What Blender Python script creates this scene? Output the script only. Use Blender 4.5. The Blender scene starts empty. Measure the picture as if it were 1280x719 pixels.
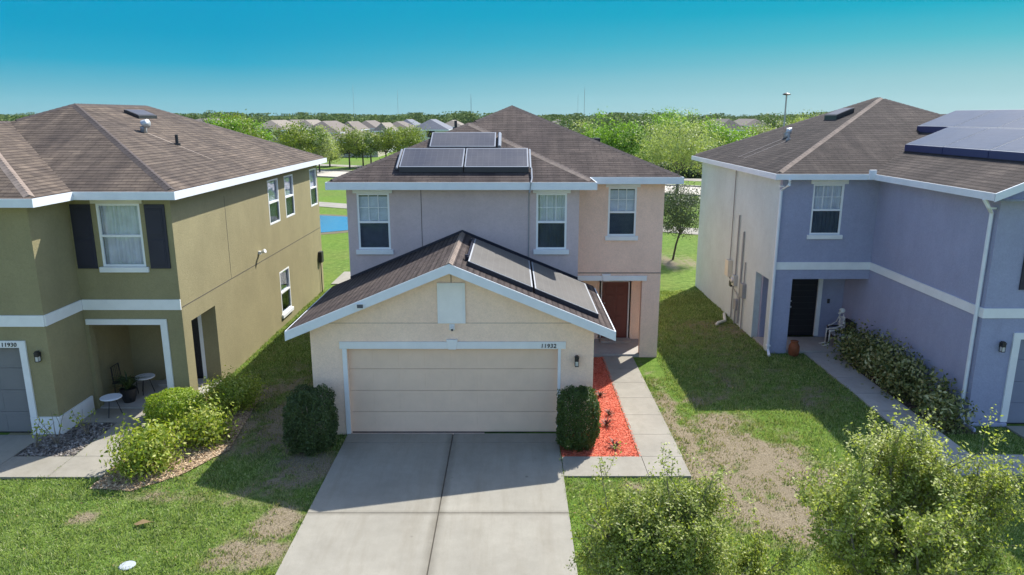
import bpy, math, random
import numpy as np
from mathutils import Vector, Matrix, noise
R = math.radians
random.seed(7); rng = np.random.default_rng(7)
scene = bpy.context.scene
COL = scene.collection
EXPO = 0.97; SUN = 4.05; SKY = 0.130; HAZE = 0.00005

# ------------------------------------------------------------------ objects
def tag(o, label=None, cat=None, group=None, kind=None):
    if label: o['label'] = label
    if cat: o['category'] = cat
    if group: o['group'] = group
    if kind: o['kind'] = kind
    return o
def empty(name, loc, label, cat, group=None):
    o = bpy.data.objects.new(name, None); COL.objects.link(o)
    o.location = loc; o.empty_display_size = .3
    return tag(o, label, cat, group)
def link(name, me, mat, parent=None, label=None):
    o = bpy.data.objects.new(name, me); COL.objects.link(o)
    if mat is not None:
        for m in (mat if isinstance(mat, (list, tuple)) else [mat]): me.materials.append(m)
    if parent is not None:
        o.parent = parent
        o.matrix_parent_inverse = Matrix.Translation(-world_loc(parent))
    if label: o['label'] = label
    return o
def world_loc(o):
    # parents carry only a translation
    v = Vector(o.location)
    if o.parent: v = v - (-o.matrix_parent_inverse.translation) + world_loc(o.parent)
    return v

class MB:
    """mesh builder, world coordinates"""
    def __init__(s): s.v = []; s.f = []; s.m = []; s.uv = {}
    def face(s, pts, m=0):
        n = len(s.v); s.v += [tuple(p) for p in pts]; s.f.append(tuple(range(n, n+len(pts)))); s.m.append(m)
        return len(s.f)-1
    def hexa(s, a, m=0):  # 8 pts: bottom 4, top 4
        n = len(s.v); s.v += [tuple(p) for p in a]
        for q in ((3,2,1,0),(4,5,6,7),(0,1,5,4),(1,2,6,5),(2,3,7,6),(3,0,4,7)):
            s.f.append(tuple(n+i for i in q)); s.m.append(m)
    def box(s, x0,x1,y0,y1,z0,z1, m=0):
        if x0>x1: x0,x1=x1,x0
        if y0>y1: y0,y1=y1,y0
        s.hexa([(x0,y0,z0),(x1,y0,z0),(x1,y1,z0),(x0,y1,z0),(x0,y0,z1),(x1,y0,z1),(x1,y1,z1),(x0,y1,z1)], m)
    def prism(s, pts, vec, m=0):
        n = len(pts); b = len(s.v); vec = Vector(vec)
        s.v += [tuple(p) for p in pts] + [tuple(Vector(p)+vec) for p in pts]
        s.f.append(tuple(b+i for i in range(n))[::-1]); s.m.append(m)
        s.f.append(tuple(b+n+i for i in range(n))); s.m.append(m)
        for i in range(n):
            j = (i+1)%n; s.f.append((b+i,b+j,b+n+j,b+n+i)); s.m.append(m)
    def tube(s, pts, r, k=6, m=0, cap=True):
        pts = [Vector(p) for p in pts]; rs = r if isinstance(r,(list,tuple)) else [r]*len(pts)
        b = len(s.v)
        for i,p in enumerate(pts):
            d = (pts[min(i+1,len(pts)-1)]-pts[max(i-1,0)]).normalized()
            a = d.cross(Vector((0,0,1)) if abs(d.z)<.9 else Vector((1,0,0))).normalized(); c = d.cross(a)
            for j in range(k):
                t = 2*math.pi*j/k; s.v.append(tuple(p+(a*math.cos(t)+c*math.sin(t))*rs[i]))
        for i in range(len(pts)-1):
            for j in range(k):
                q=(j+1)%k; s.f.append((b+i*k+j,b+(i+1)*k+j,b+(i+1)*k+q,b+i*k+q)); s.m.append(m)
        if cap:
            s.f.append(tuple(b+j for j in range(k))); s.m.append(m)
            s.f.append(tuple(b+(len(pts)-1)*k+j for j in range(k))[::-1]); s.m.append(m)
    def lathe(s, prof, c, k=16, m=0):
        b=len(s.v); c=Vector(c)
        for r,z in prof:
            for j in range(k):
                t=2*math.pi*j/k; s.v.append((c.x+r*math.cos(t),c.y+r*math.sin(t),c.z+z))
        for i in range(len(prof)-1):
            for j in range(k):
                q=(j+1)%k; s.f.append((b+i*k+j,b+i*k+q,b+(i+1)*k+q,b+(i+1)*k+j)); s.m.append(m)
        s.f.append(tuple(b+j for j in range(k))[::-1]); s.m.append(m)
        s.f.append(tuple(b+(len(prof)-1)*k+j for j in range(k))); s.m.append(m)
    def ball(s, c, r, k=10, m=0):
        if not isinstance(r,(list,tuple)): r=(r,r,r)
        b=len(s.v)
        for i in range(1,k//2):
            for j in range(k):
                a=math.pi*i/(k//2); t=2*math.pi*j/k
                s.v.append((c[0]+r[0]*math.sin(a)*math.cos(t),c[1]+r[1]*math.sin(a)*math.sin(t),c[2]+r[2]*math.cos(a)))
        n=k//2-1
        top=len(s.v); s.v.append((c[0],c[1],c[2]+r[2])); s.v.append((c[0],c[1],c[2]-r[2]))
        for i in range(n-1):
            for j in range(k):
                q=(j+1)%k; s.f.append((b+i*k+j,b+(i+1)*k+j,b+(i+1)*k+q,b+i*k+q)); s.m.append(m)
        for j in range(k):
            q=(j+1)%k; s.f.append((top,b+j,b+q)); s.m.append(m); s.f.append((top+1,b+(n-1)*k+q,b+(n-1)*k+j)); s.m.append(m)
    def build(s, name, mat, parent=None, label=None, smooth=False, bevel=0, roofuv=False):
        me = bpy.data.meshes.new(name)
        off = world_loc(parent) if parent is not None else Vector((0,0,0))
        me.from_pydata(s.v, [], s.f)
        if len(set(s.m))>1: me.polygons.foreach_set('material_index', s.m)
        if smooth: me.polygons.foreach_set('use_smooth',[True]*len(me.polygons))
        if roofuv:
            uvl = me.uv_layers.new(name='UVMap')
            for p in me.polygons:
                n = p.normal
                if n.z<0: n=-n
                u = Vector((-n.y, n.x, 0)); u = u.normalized() if u.length>1e-4 else Vector((1,0,0))
                w = n.cross(u)
                for li in p.loop_indices:
                    co = me.vertices[me.loops[li].vertex_index].co
                    uvl.data[li].uv = (co.dot(u), co.dot(w))
        me.update()
        o = link(name, me, mat, parent, label)
        if bevel:
            b = o.modifiers.new('bevel','BEVEL'); b.width=bevel; b.segments=2; b.limit_method='ANGLE'
        return o

def split(mb,name,mat,parent=None,label=None,bevel=0):
    comp={}; par=list(range(len(mb.v)))
    def f(a):
        while par[a]!=a: par[a]=par[par[a]]; a=par[a]
        return a
    for q in mb.f:
        for v in q[1:]: par[f(v)]=f(q[0])
    for i,q in enumerate(mb.f): comp.setdefault(f(q[0]),[]).append(q)
    out=[]
    for k,fs in comp.items():
        m=MB(); 
        ids={}
        for q in fs:
            for v in q:
                if v not in ids: ids[v]=len(m.v); m.v.append(mb.v[v])
            m.f.append(tuple(ids[v] for v in q)); m.m.append(0)
        out.append(m.build(name,mat,parent,label,bevel=bevel))
    return out

class Fr:
    """wall frame: s along the wall (to the right seen from outside), d outward, z up"""
    def __init__(s, ox, oy, sx, sy): s.o=(ox,oy); s.s=(sx,sy); s.n=(sy,-sx)
    def p(s,a,d,z): return (s.o[0]+s.s[0]*a+s.n[0]*d, s.o[1]+s.s[1]*a+s.n[1]*d, z)
    def box(s, mb, a0,a1,d0,d1,z0,z1,m=0):
        p=s.p(a0,d0,z0); q=s.p(a1,d1,z1); mb.box(p[0],q[0],p[1],q[1],z0,z1,m)
    def wall(s, mb, a0,a1,z0,z1, holes=(), th=.2, m=0):
        z0=-.12 if z0==0 else z0
        xs=sorted({a0,a1,*[min(max(h[0],a0),a1) for h in holes],*[min(max(h[1],a0),a1) for h in holes]})
        zs=sorted({z0,z1,*[max(h[2],z0) for h in holes],*[min(h[3],z1) for h in holes]})
        def solid(i,j):
            if i<0 or j<0 or i>=len(xs)-1 or j>=len(zs)-1: return False
            cx=(xs[i]+xs[i+1])/2; cz=(zs[j]+zs[j+1])/2
            return not any(h[0]<cx<h[1] and h[2]<cz<h[3] for h in holes)
        for i in range(len(xs)-1):
            for j in range(len(zs)-1):
                if not solid(i,j): continue
                a,b,c,d=xs[i],xs[i+1],zs[j],zs[j+1]
                mb.face([s.p(a,0,c),s.p(b,0,c),s.p(b,0,d),s.p(a,0,d)],m)
                mb.face([s.p(b,-th,c),s.p(a,-th,c),s.p(a,-th,d),s.p(b,-th,d)],m)
                if not solid(i-1,j): mb.face([s.p(a,0,d),s.p(a,-th,d),s.p(a,-th,c),s.p(a,0,c)],m)
                if not solid(i+1,j): mb.face([s.p(b,0,c),s.p(b,-th,c),s.p(b,-th,d),s.p(b,0,d)],m)
                if not solid(i,j-1): mb.face([s.p(a,0,c),s.p(a,-th,c),s.p(b,-th,c),s.p(b,0,c)],m)
                if not solid(i,j+1): mb.face([s.p(a,0,d),s.p(b,0,d),s.p(b,-th,d),s.p(a,-th,d)],m)

def fast_mesh(name, V, F, mat, parent=None, label=None, attr=None, smooth=False):
    """V (n,3) world, F (m,k) with k = 3 or 4"""
    V=np.asarray(V,dtype=np.float32); F=np.asarray(F,dtype=np.int32)
    me=bpy.data.meshes.new(name); k=F.shape[1]
    me.vertices.add(len(V)); me.vertices.foreach_set('co', V.ravel())
    me.loops.add(F.size); me.loops.foreach_set('vertex_index', F.ravel())
    me.polygons.add(len(F)); me.polygons.foreach_set('loop_start', np.arange(0,F.size,k,dtype=np.int32))
    try: me.polygons.foreach_set('loop_total', np.full(len(F),k,dtype=np.int32))
    except Exception: pass
    if smooth: me.polygons.foreach_set('use_smooth', np.ones(len(F),dtype=bool))
    if attr is not None:
        for n,val in attr.items():
            a=me.attributes.new(n,'FLOAT','POINT'); a.data.foreach_set('value', np.asarray(val,dtype=np.float32))
    me.update(calc_edges=True); me.validate()
    return link(name, me, mat, parent, label)

# ------------------------------------------------------------------ materials
class NT:
    def __init__(s, name):
        s.mat=bpy.data.materials.new(name); s.mat.use_nodes=True; s.t=s.mat.node_tree; s.n=s.t.nodes; s.l=s.t.links
        s.b=s.n['Principled BSDF']
    def new(s, typ, **kw):
        n=s.n.new(typ)
        for k,v in kw.items(): setattr(n,k,v)
        return n
    def link(s,a,b): s.l.new(a,b)
    def noise(s, scale, detail=4, rough=.55, vec=None, sc=None, typ='Object'):
        n=s.new('ShaderNodeTexNoise'); n.inputs['Scale'].default_value=scale; n.inputs['Detail'].default_value=detail; n.inputs['Roughness'].default_value=rough
        if vec is None:
            if not hasattr(s,'tc'): s.tc=s.new('ShaderNodeTexCoord')
            vec=s.tc.outputs[typ]
        if sc:
            m=s.new('ShaderNodeMapping'); m.inputs['Scale'].default_value=sc; s.link(vec,m.inputs['Vector']); vec=m.outputs['Vector']
        s.link(vec,n.inputs['Vector']); return n.outputs['Fac']
    def ramp(s, fac, stops):
        r=s.new('ShaderNodeValToRGB'); e=r.color_ramp.elements
        while len(e)<len(stops): e.new(.5)
        for i,(p,c) in enumerate(stops):
            e[i].position=p; e[i].color=(*c,1) if len(c)==3 else c
        s.link(fac,r.inputs['Fac']); return r.outputs['Color']
    def mix(s, fac, a, b, typ='MIX'):
        m=s.new('ShaderNodeMix', data_type='RGBA', blend_type=typ)
        for i,x in ((0,fac),(6,a),(7,b)):
            if isinstance(x,(int,float)): m.inputs[i].default_value=x
            elif isinstance(x,tuple): m.inputs[i].default_value=(*x,1) if len(x)==3 else x
            else: s.link(x,m.inputs[i])
        return m.outputs[2]
    def math(s, op, a, b=0.):
        m=s.new('ShaderNodeMath', operation=op)
        for i,x in ((0,a),(1,b)):
            if isinstance(x,(int,float)): m.inputs[i].default_value=x
            else: s.link(x,m.inputs[i])
        return m.outputs[0]
    def col(s,c):
        if isinstance(c,tuple): s.b.inputs['Base Color'].default_value=(*c,1)
        else: s.link(c,s.b.inputs['Base Color'])
    def rough(s,v,spec=None):
        if isinstance(v,(int,float)): s.b.inputs['Roughness'].default_value=v
        else: s.link(v,s.b.inputs['Roughness'])
        if spec is not None: s.b.inputs['Specular IOR Level'].default_value=spec
    def bump(s,h,strength=.3,dist=.01):
        b=s.new('ShaderNodeBump'); b.inputs['Strength'].default_value=strength; b.inputs['Distance'].default_value=dist
        s.link(h,b.inputs['Height']); s.link(b.outputs['Normal'],s.b.inputs['Normal'])
def sc(c,k): return tuple(min(1,x*k) for x in c)

def m_stucco(name, c, blotch=.06):
    t=NT(name); n1=t.noise(.9,5,.6); n2=t.noise(55,3,.6); n3=t.noise(1.2,4,.6,sc=(2.2,2.2,.35))
    base=t.ramp(n1,[(.3,sc(c,1-blotch)),(.7,sc(c,1+blotch))])
    streak=t.ramp(n3,[(.42,(1,1,1)),(.72,(.84,.85,.86))])
    base=t.mix(.30,base,streak,'MULTIPLY')
    base=t.mix(.35,base,t.ramp(n2,[(.3,(.78,.78,.78)),(.7,(1.1,1.1,1.1))]),'MULTIPLY')
    n6=t.noise(6,5,.7); n7=t.noise(19,3,.65)
    base=t.mix(.8,base,t.ramp(n6,[(.32,(.95,.95,.95)),(.68,(1.03,1.03,1.03))]),'MULTIPLY')
    base=t.mix(.38,base,t.ramp(n7,[(.35,(.88,.88,.88)),(.65,(1.07,1.07,1.07))]),'MULTIPLY')
    t.col(base); t.rough(.93,.2); t.bump(t.math('ADD',n2,t.math('MULTIPLY',n7,1.0)),.5,.014); return t.mat
def m_paint(name, c, rough=.55, var=.06):
    t=NT(name); n=t.noise(3,4,.6); t.col(t.ramp(n,[(.3,sc(c,1-var)),(.7,sc(c,1+var*.5))])); t.rough(rough,.35); return t.mat
def m_plain(name, c, rough=.6, metal=0, spec=.5):
    t=NT(name); t.col(c); t.rough(rough,spec); t.b.inputs['Metallic'].default_value=metal; return t.mat
def m_shingle(name, c1, c2, stain):
    t=NT(name); uv=t.new('ShaderNodeUVMap'); 
    br=t.new('ShaderNodeTexBrick'); t.link(uv.outputs['UV'],br.inputs['Vector'])
    br.inputs['Scale'].default_value=1; br.inputs['Brick Width'].default_value=.32; br.inputs['Row Height'].default_value=.145
    br.inputs['Mortar Size'].default_value=.005; br.inputs['Mortar Smooth'].default_value=.25; br.inputs['Bias'].default_value=0
    br.inputs['Color1'].default_value=(*c1,1); br.inputs['Color2'].default_value=(*c2,1); br.inputs['Mortar'].default_value=(*sc(c2,.35),1)
    br.offset_frequency=2
    nb=t.noise(.55,5,.65,vec=uv.outputs['UV'],sc=(1,.6,1))
    ns=t.noise(1.6,4,.6,vec=uv.outputs['UV'],sc=(1.7,.22,1))
    nr=t.noise(2.2,3,.6,vec=uv.outputs['UV'],sc=(.35,3.4,1))
    nf=t.noise(60,2,.6,vec=uv.outputs['UV'])
    c=t.mix(t.ramp(nb,[(.35,(0,0,0)),(.7,(.75,.75,.75))]),br.outputs['Color'],stain)
    c=t.mix(.8,c,t.ramp(ns,[(.35,(.66,.65,.66)),(.68,(1.30,1.27,1.22))]),'MULTIPLY')
    c=t.mix(.8,c,t.ramp(nr,[(.32,(.62,.62,.62)),(.68,(1.28,1.27,1.25))]),'MULTIPLY')
    c=t.mix(.5,c,t.ramp(nf,[(.3,(.6,.6,.6)),(.7,(1.35,1.35,1.35))]),'MULTIPLY')
    # saw-tooth courses
    sp=t.new('ShaderNodeSeparateXYZ'); t.link(uv.outputs['UV'],sp.inputs[0])
    fr=t.math('FRACT',t.math('DIVIDE',sp.outputs['Y'],.145)); saw=t.math('SUBTRACT',1.,fr)
    wob=t.math('ADD',fr,t.math('MULTIPLY',t.math('SUBTRACT',t.noise(3,3,.6,vec=uv.outputs['UV'],sc=(1,.2,1)),.5),.5))
    c=t.mix(.75,c,t.ramp(wob,[(.0,(1.12,1.12,1.12)),(.62,(1.05,1.05,1.05)),(.86,(.50,.48,.49)),(1.,(.50,.48,.49))]),'MULTIPLY')
    t.col(c); t.rough(.95,.15)
    h=t.math('ADD',saw,t.math('MULTIPLY',br.outputs['Fac'],-.5)); h=t.math('ADD',h,t.math('MULTIPLY',nf,.5))
    t.bump(h,.75,.02); return t.mat
def m_concrete(name, c, stain=(.32,.29,.24), s=1.):
    t=NT(name); n1=t.noise(.55*s,6,.65); n2=t.noise(4*s,5,.7); n3=t.noise(70,3,.7); n4=t.noise(1.3,5,.75,sc=(1,.35,1))
    b=t.ramp(n1,[(.3,sc(c,.86)),(.68,sc(c,1.07))])
    b=t.mix(t.ramp(n4,[(.5,(0,0,0)),(.8,(.5,.5,.5))]),b,stain)
    b=t.mix(.7,b,t.ramp(n2,[(.3,(.88,.88,.87)),(.7,(1.05,1.05,1.05))]),'MULTIPLY')
    b=t.mix(.5,b,t.ramp(n3,[(.3,(.85,.85,.85)),(.7,(1.1,1.1,1.1))]),'MULTIPLY')
    t.col(b); t.rough(.9,.25); t.bump(n3,.35,.006); return t.mat
def m_driveway(name,c):
    t=NT(name); n1=t.noise(.55,6,.65); n2=t.noise(4,5,.7); n3=t.noise(70,3,.7); n4=t.noise(1.1,5,.75,sc=(2.2,.25,1)); n5=t.noise(2.6,5,.7)
    b=t.ramp(n1,[(.3,sc(c,.86)),(.68,sc(c,1.08))])
    b=t.mix(t.ramp(n4,[(.48,(0,0,0)),(.78,(.55,.55,.55))]),b,(.20,.175,.13))
    sp=t.new('ShaderNodeSeparateXYZ'); t.link(t.tc.outputs['Object'],sp.inputs[0])
    dx=t.math('ABSOLUTE',t.math('ADD',sp.outputs['X'],1.383)); d=t.math('MULTIPLY',t.math('MAXIMUM',t.math('SUBTRACT',1.,t.math('MULTIPLY',dx,6.)),0.),t.math('ADD',n5,.1))
    b=t.mix(t.math('MULTIPLY',d,.85),b,(.10,.085,.06))
    dy=t.math('ABSOLUTE',t.math('SUBTRACT',sp.outputs['Y'],12.19)); d2=t.math('MULTIPLY',t.math('MAXIMUM',t.math('SUBTRACT',1.,t.math('MULTIPLY',dy,9.)),0.),n5)
    b=t.mix(t.math('MULTIPLY',d2,.8),b,(.10,.085,.06))
    v=t.new('ShaderNodeTexVoronoi'); v.inputs['Scale'].default_value=1.1; t.link(t.tc.outputs['Object'],v.inputs['Vector'])
    b=t.mix(t.ramp(v.outputs['Distance'],[(.015,(.55,.55,.55)),(.05,(0,0,0))]),b,(.07,.06,.05))
    b=t.mix(.7,b,t.ramp(n2,[(.3,(.90,.90,.89)),(.7,(1.05,1.05,1.05))]),'MULTIPLY')
    b=t.mix(.6,b,t.ramp(n3,[(.3,(.82,.82,.82)),(.7,(1.12,1.12,1.12))]),'MULTIPLY')
    t.col(b); t.rough(.9,.25); t.bump(n3,.35,.006); return t.mat
def m_leaf(name, cols, transl=.35, rough=.5, spec=.35):
    t=NT(name); g=t.new('ShaderNodeNewGeometry')
    n=t.noise(1.1,3,.6)
    r=t.math('ADD',t.math('MULTIPLY',g.outputs['Random Per Island'],.65),t.math('MULTIPLY',n,.5))
    k=len(cols)
    c=t.ramp(r,[(.1+.85*i/(k-1),x) for i,x in enumerate(cols)])
    t.col(c); t.rough(rough,spec)
    tr=t.new('ShaderNodeBsdfTranslucent'); t.link(t.mix(1.,c,(1.25,1.3,.55),'MULTIPLY'),tr.inputs['Color'])
    ms=t.new('ShaderNodeMixShader'); ms.inputs[0].default_value=transl
    t.link(t.b.outputs[0],ms.inputs[1]); t.link(tr.outputs[0],ms.inputs[2])
    t.link(ms.outputs[0],t.n['Material Output'].inputs['Surface']); return t.mat
def m_bark(name,c):
    t=NT(name); n=t.noise(14,5,.7,sc=(1,1,.25)); t.col(t.ramp(n,[(.3,sc(c,.6)),(.7,sc(c,1.3))])); t.rough(.9,.2); t.bump(n,.6,.02); return t.mat
def m_glass(name, tint, refl=.22):
    t=NT(name); t.n.remove(t.b)
    g=t.new('ShaderNodeBsdfGlossy'); g.inputs['Roughness'].default_value=.03; g.inputs['Color'].default_value=(.9,.95,1,1)
    tr=t.new('ShaderNodeBsdfTransparent'); tr.inputs['Color'].default_value=(*tint,1)
    f=t.new('ShaderNodeFresnel'); f.inputs['IOR'].default_value=1.5
    if not hasattr(t,'tc'): t.tc=t.new('ShaderNodeTexCoord')
    n=t.noise(1.6,2,.5); bp=t.new('ShaderNodeBump'); bp.inputs['Strength'].default_value=.12; bp.inputs['Distance'].default_value=.05
    t.link(n,bp.inputs['Height']); t.link(bp.outputs['Normal'],g.inputs['Normal'])
    ms=t.new('ShaderNodeMixShader'); t.link(t.math('ADD',t.math('MULTIPLY',f.outputs[0],.55),refl),ms.inputs[0]); t.link(tr.outputs[0],ms.inputs[1]); t.link(g.outputs[0],ms.inputs[2])
    t.link(ms.outputs[0],t.n['Material Output'].inputs['Surface']); return t.mat
def m_blind():
    t=NT('blind_fabric'); n=t.noise(5,3,.6,sc=(.6,.6,1)); t.col(t.ramp(n,[(.35,(.68,.72,.80)),(.65,(.86,.90,.98))])); t.rough(.7); return t.mat
def m_panel(name, c, line, gx=.16, sp=.18):
    t=NT(name); uv=t.new('ShaderNodeUVMap')
    br=t.new('ShaderNodeTexBrick'); t.link(uv.outputs['UV'],br.inputs['Vector']); br.offset=0
    br.inputs['Scale'].default_value=1; br.inputs['Brick Width'].default_value=gx; br.inputs['Row Height'].default_value=gx
    br.inputs['Mortar Size'].default_value=.004; br.inputs['Mortar Smooth'].default_value=.3
    br.inputs['Color1'].default_value=(*c,1); br.inputs['Color2'].default_value=(*sc(c,1.08),1); br.inputs['Mortar'].default_value=(*line,1)
    n=t.noise(.9,5,.65); n2=t.noise(6,4,.7,sc=(1,.3,1))
    cc=t.mix(t.ramp(n,[(.35,(.03,.03,.03)),(.75,(.16,.16,.16))]),br.outputs['Color'],(.30,.29,.28))
    cc=t.mix(.4,cc,t.ramp(n2,[(.3,(.85,.85,.85)),(.7,(1.1,1.1,1.1))]),'MULTIPLY')
    t.col(cc); t.rough(t.math('ADD',t.math('MULTIPLY',n,.25),.38),sp); return t.mat

M={}
M['cream']=m_stucco('cream_stucco',(.80,.64,.50))
M['cream_gable']=m_stucco('warm_cream_stucco',(.97,.72,.555))
M['pink']=m_stucco('pink_stucco',(.90,.64,.50))
M['greybeige']=m_stucco('grey_beige_stucco',(.59,.48,.475))
M['olive']=m_stucco('olive_stucco',(.300,.266,.148),.08)
M['blue']=m_stucco('blue_stucco',(.34,.36,.49),.05)
M['pale']=m_stucco('pale_grey_stucco',(.55,.635,.64),.06)
M['white']=m_paint('white_trim_paint',(.78,.79,.78))
M['fascia']=m_paint('white_fascia_paint',(.72,.76,.80),.5)
M['vinyl']=m_paint('white_vinyl',(.80,.82,.82),.35,.02)
M['offwhite']=m_paint('cream_trim_paint',(.66,.63,.52))
M['shingle_c']=m_shingle('brown_shingles_centre',(.103,.084,.075),(.075,.061,.056),(.05,.041,.042))
M['shingle_l']=m_shingle('tan_shingles_left',(.172,.138,.108),(.122,.098,.08),(.066,.055,.05))
M['shingle_r']=m_shingle('grey_brown_shingles_right',(.082,.069,.062),(.060,.050,.047),(.04,.034,.033))
M['cap']=m_paint('sunlit_ridge_cap_shingle',(.24,.19,.155),.95,.25)  # lighter copy of the caps; sunlight on the hips put into the colour
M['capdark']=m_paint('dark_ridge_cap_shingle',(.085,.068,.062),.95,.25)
M['garage']=m_paint('beige_garage_door',(.80,.60,.45),.6,.05)
M['garage_dk']=m_paint('grey_garage_door',(.20,.20,.20),.6,.05)
M['garage_bl']=m_paint('blue_garage_door',(.22,.24,.31),.6,.05)
M['maroon']=m_paint('maroon_door',(.17,.055,.045),.45,.1)
M['blackdoor']=m_paint('black_door',(.018,.018,.022),.35,.1)
M['dark']=m_plain('dark_metal',(.02,.02,.022),.5)
M['navy']=m_paint('navy_shutter',(.028,.028,.045),.55,.1)
M['glass_up']=m_glass('window_glass',(.93,.94,.97),.03)
M['glass_lo']=m_glass('screened_glass',(.52,.56,.60),.0)
M['blind']=m_blind()
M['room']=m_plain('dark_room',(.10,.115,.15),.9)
M['curtain']=m_paint('pale_curtain',(.80,.83,.82),.9,.15)
M['panel']=m_panel('solar_glass',(.042,.046,.065),(.085,.09,.105))
M['panel_gar']=m_panel('dusty_solar_glass',(.075,.07,.063),(.12,.115,.105))
M['panel_bl']=m_panel('blue_solar_glass',(.058,.082,.13),(.09,.11,.155),.16,.06)
M['alu']=m_plain('aluminium_frame',(.27,.29,.32),.45,.3)
M['skirt']=m_plain('black_panel_skirt',(.018,.019,.035),.35); M['skirtblue']=m_plain('navy_panel_skirt',(.035,.04,.12),.4)
M['galv']=m_plain('galvanised_metal',(.50,.52,.53),.45,.5)
M['conduit']=m_plain('grey_conduit',(.30,.31,.32),.5,.2)
M['conc']=m_driveway('driveway_concrete',(.295,.278,.232))
M['conc2']=m_concrete('walk_concrete',(.30,.28,.235),(.20,.18,.135),1.6)
M['concg']=m_concrete('porch_concrete',(.40,.38,.35),(.28,.26,.23),1.6)
M['joint']=m_plain('dark_joint',(.09,.08,.065),.95)  # own dark colour of paving joint base and wall control joints
M['road']=m_concrete('pale_road',(.48,.44,.38),(.38,.35,.30),.5)
M['sand']=m_concrete('bare_sand',(.46,.40,.30),(.33,.29,.2),1)
def m_mulch(name,a,b,c,scl=26):
    t=NT(name); v=t.new('ShaderNodeTexVoronoi'); v.inputs['Scale'].default_value=scl
    t.tc=t.new('ShaderNodeTexCoord'); mp=t.new('ShaderNodeMapping'); mp.inputs['Scale'].default_value=(1,1.8,1); t.link(t.tc.outputs['Object'],mp.inputs['Vector']); t.link(mp.outputs['Vector'],v.inputs['Vector'])
    sp=t.new('ShaderNodeSeparateColor'); t.link(v.outputs['Color'],sp.inputs[0])
    t.col(t.ramp(sp.outputs[0],[(.1,a),(.5,b),(.95,c)])); t.rough(.9,.2); t.bump(v.outputs['Distance'],.8,.02); return t.mat
M['redmulch']=m_mulch('red_mulch',(.34,.05,.025),(.58,.12,.07),(.70,.24,.16))
M['chip']=m_leaf('red_wood_chips',[(.36,.05,.025),(.64,.13,.07),(.76,.28,.18)],.02,.85,.2)
M['woodmulch']=m_mulch('tan_mulch',(.13,.08,.05),(.33,.23,.14),(.56,.43,.29))
M['woodchip']=m_leaf('tan_wood_chips',[(.16,.10,.07),(.46,.33,.20),(.68,.54,.37)],.02,.85,.2)
M['gravel']=m_mulch('river_stone',(.05,.045,.04),(.15,.13,.115),(.36,.33,.30),14)
M['pebble']=m_leaf('pebbles',[(.07,.06,.055),(.17,.15,.13),(.42,.39,.36)],.0,.8,.3)
M['bark']=m_bark('grey_bark',(.17,.14,.115)); M['barkdark']=m_bark('dark_bark',(.07,.055,.045)); M['twig']=m_bark('pale_twig',(.20,.175,.14))
M['leaf_front']=m_leaf('young_olive_leaf',[(.08,.11,.02),(.21,.26,.045),(.37,.42,.09),(.56,.58,.24)],.42)
M['leaf_front2']=m_leaf('small_olive_leaf',[(.07,.10,.02),(.17,.22,.035),(.31,.37,.07),(.50,.52,.18)],.4)
M['leaf_lime']=m_leaf('lime_leaf',[(.10,.18,.012),(.19,.30,.02),(.30,.40,.035),(.42,.46,.08)],.4)
M['leaf_varieg']=m_leaf('yellow_green_leaf',[(.07,.12,.014),(.20,.28,.03),(.36,.42,.06),(.52,.52,.16)],.35)
M['leaf_dark']=m_leaf('dark_green_leaf',[(.026,.044,.016),(.06,.095,.03),(.11,.16,.05)],.2)
M['leaf_mid']=m_leaf('mid_green_leaf',[(.03,.06,.015),(.06,.105,.025),(.11,.17,.04)],.3)
M['leaf_croton']=m_leaf('mottled_olive_leaf',[(.03,.05,.015),(.08,.11,.028),(.22,.23,.07),(.60,.57,.30)],.25)
M['leaf_far']=m_leaf('distant_green_leaf',[(.045,.085,.02),(.085,.145,.03),(.14,.21,.05)],.3)
M['leaf_fargold']=m_leaf('distant_yellow_green_leaf',[(.11,.16,.022),(.19,.25,.035),(.28,.33,.07)],.35)
M['leaf_farlime']=m_leaf('distant_lime_leaf',[(.10,.20,.018),(.17,.31,.025),(.26,.42,.045)],.4)
M['leaf_farpale']=m_leaf('distant_pale_leaf',[(.18,.22,.08),(.28,.34,.13),(.40,.45,.20)],.4)
M['leaf_grey']=m_leaf('grey_green_leaf',[(.03,.05,.025),(.065,.095,.045),(.13,.16,.08)],.25)
M['drygrass']=m_leaf('dry_leaf',[(.20,.13,.06),(.34,.24,.12)],.2,.8)
M['bromeliad']=m_leaf('dark_red_leaf',[(.06,.015,.012),(.12,.03,.02),(.10,.07,.03)],.2)
M['brown_leaf']=m_leaf('dark_brown_leaf',[(.05,.03,.02),(.09,.05,.03)],.1)
M['bone']=m_paint('bone_plastic',(.74,.73,.66),.5)
M['terra']=m_paint('rusty_terracotta',(.24,.075,.03),.8,.35)
M['wicker']=m_paint('dark_wicker',(.03,.028,.025),.8,.3)
M['tabletop']=m_paint('white_tabletop',(.72,.75,.80),.35,.03)
M['cushion']=m_paint('grey_cushion',(.22,.25,.29),.9,.1)
M['black']=m_plain('black_print',(.012,.012,.012),.6)
M['water']=(lambda t:(t.col((.07,.20,.33)),t.rough(.12,.5),t.bump(t.noise(6,3,.6),.08,.05),t.mat)[-1])(NT('pond_water'))
M['lampglass']=m_plain('frosted_lamp_glass',(.55,.55,.52),.3)
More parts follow.
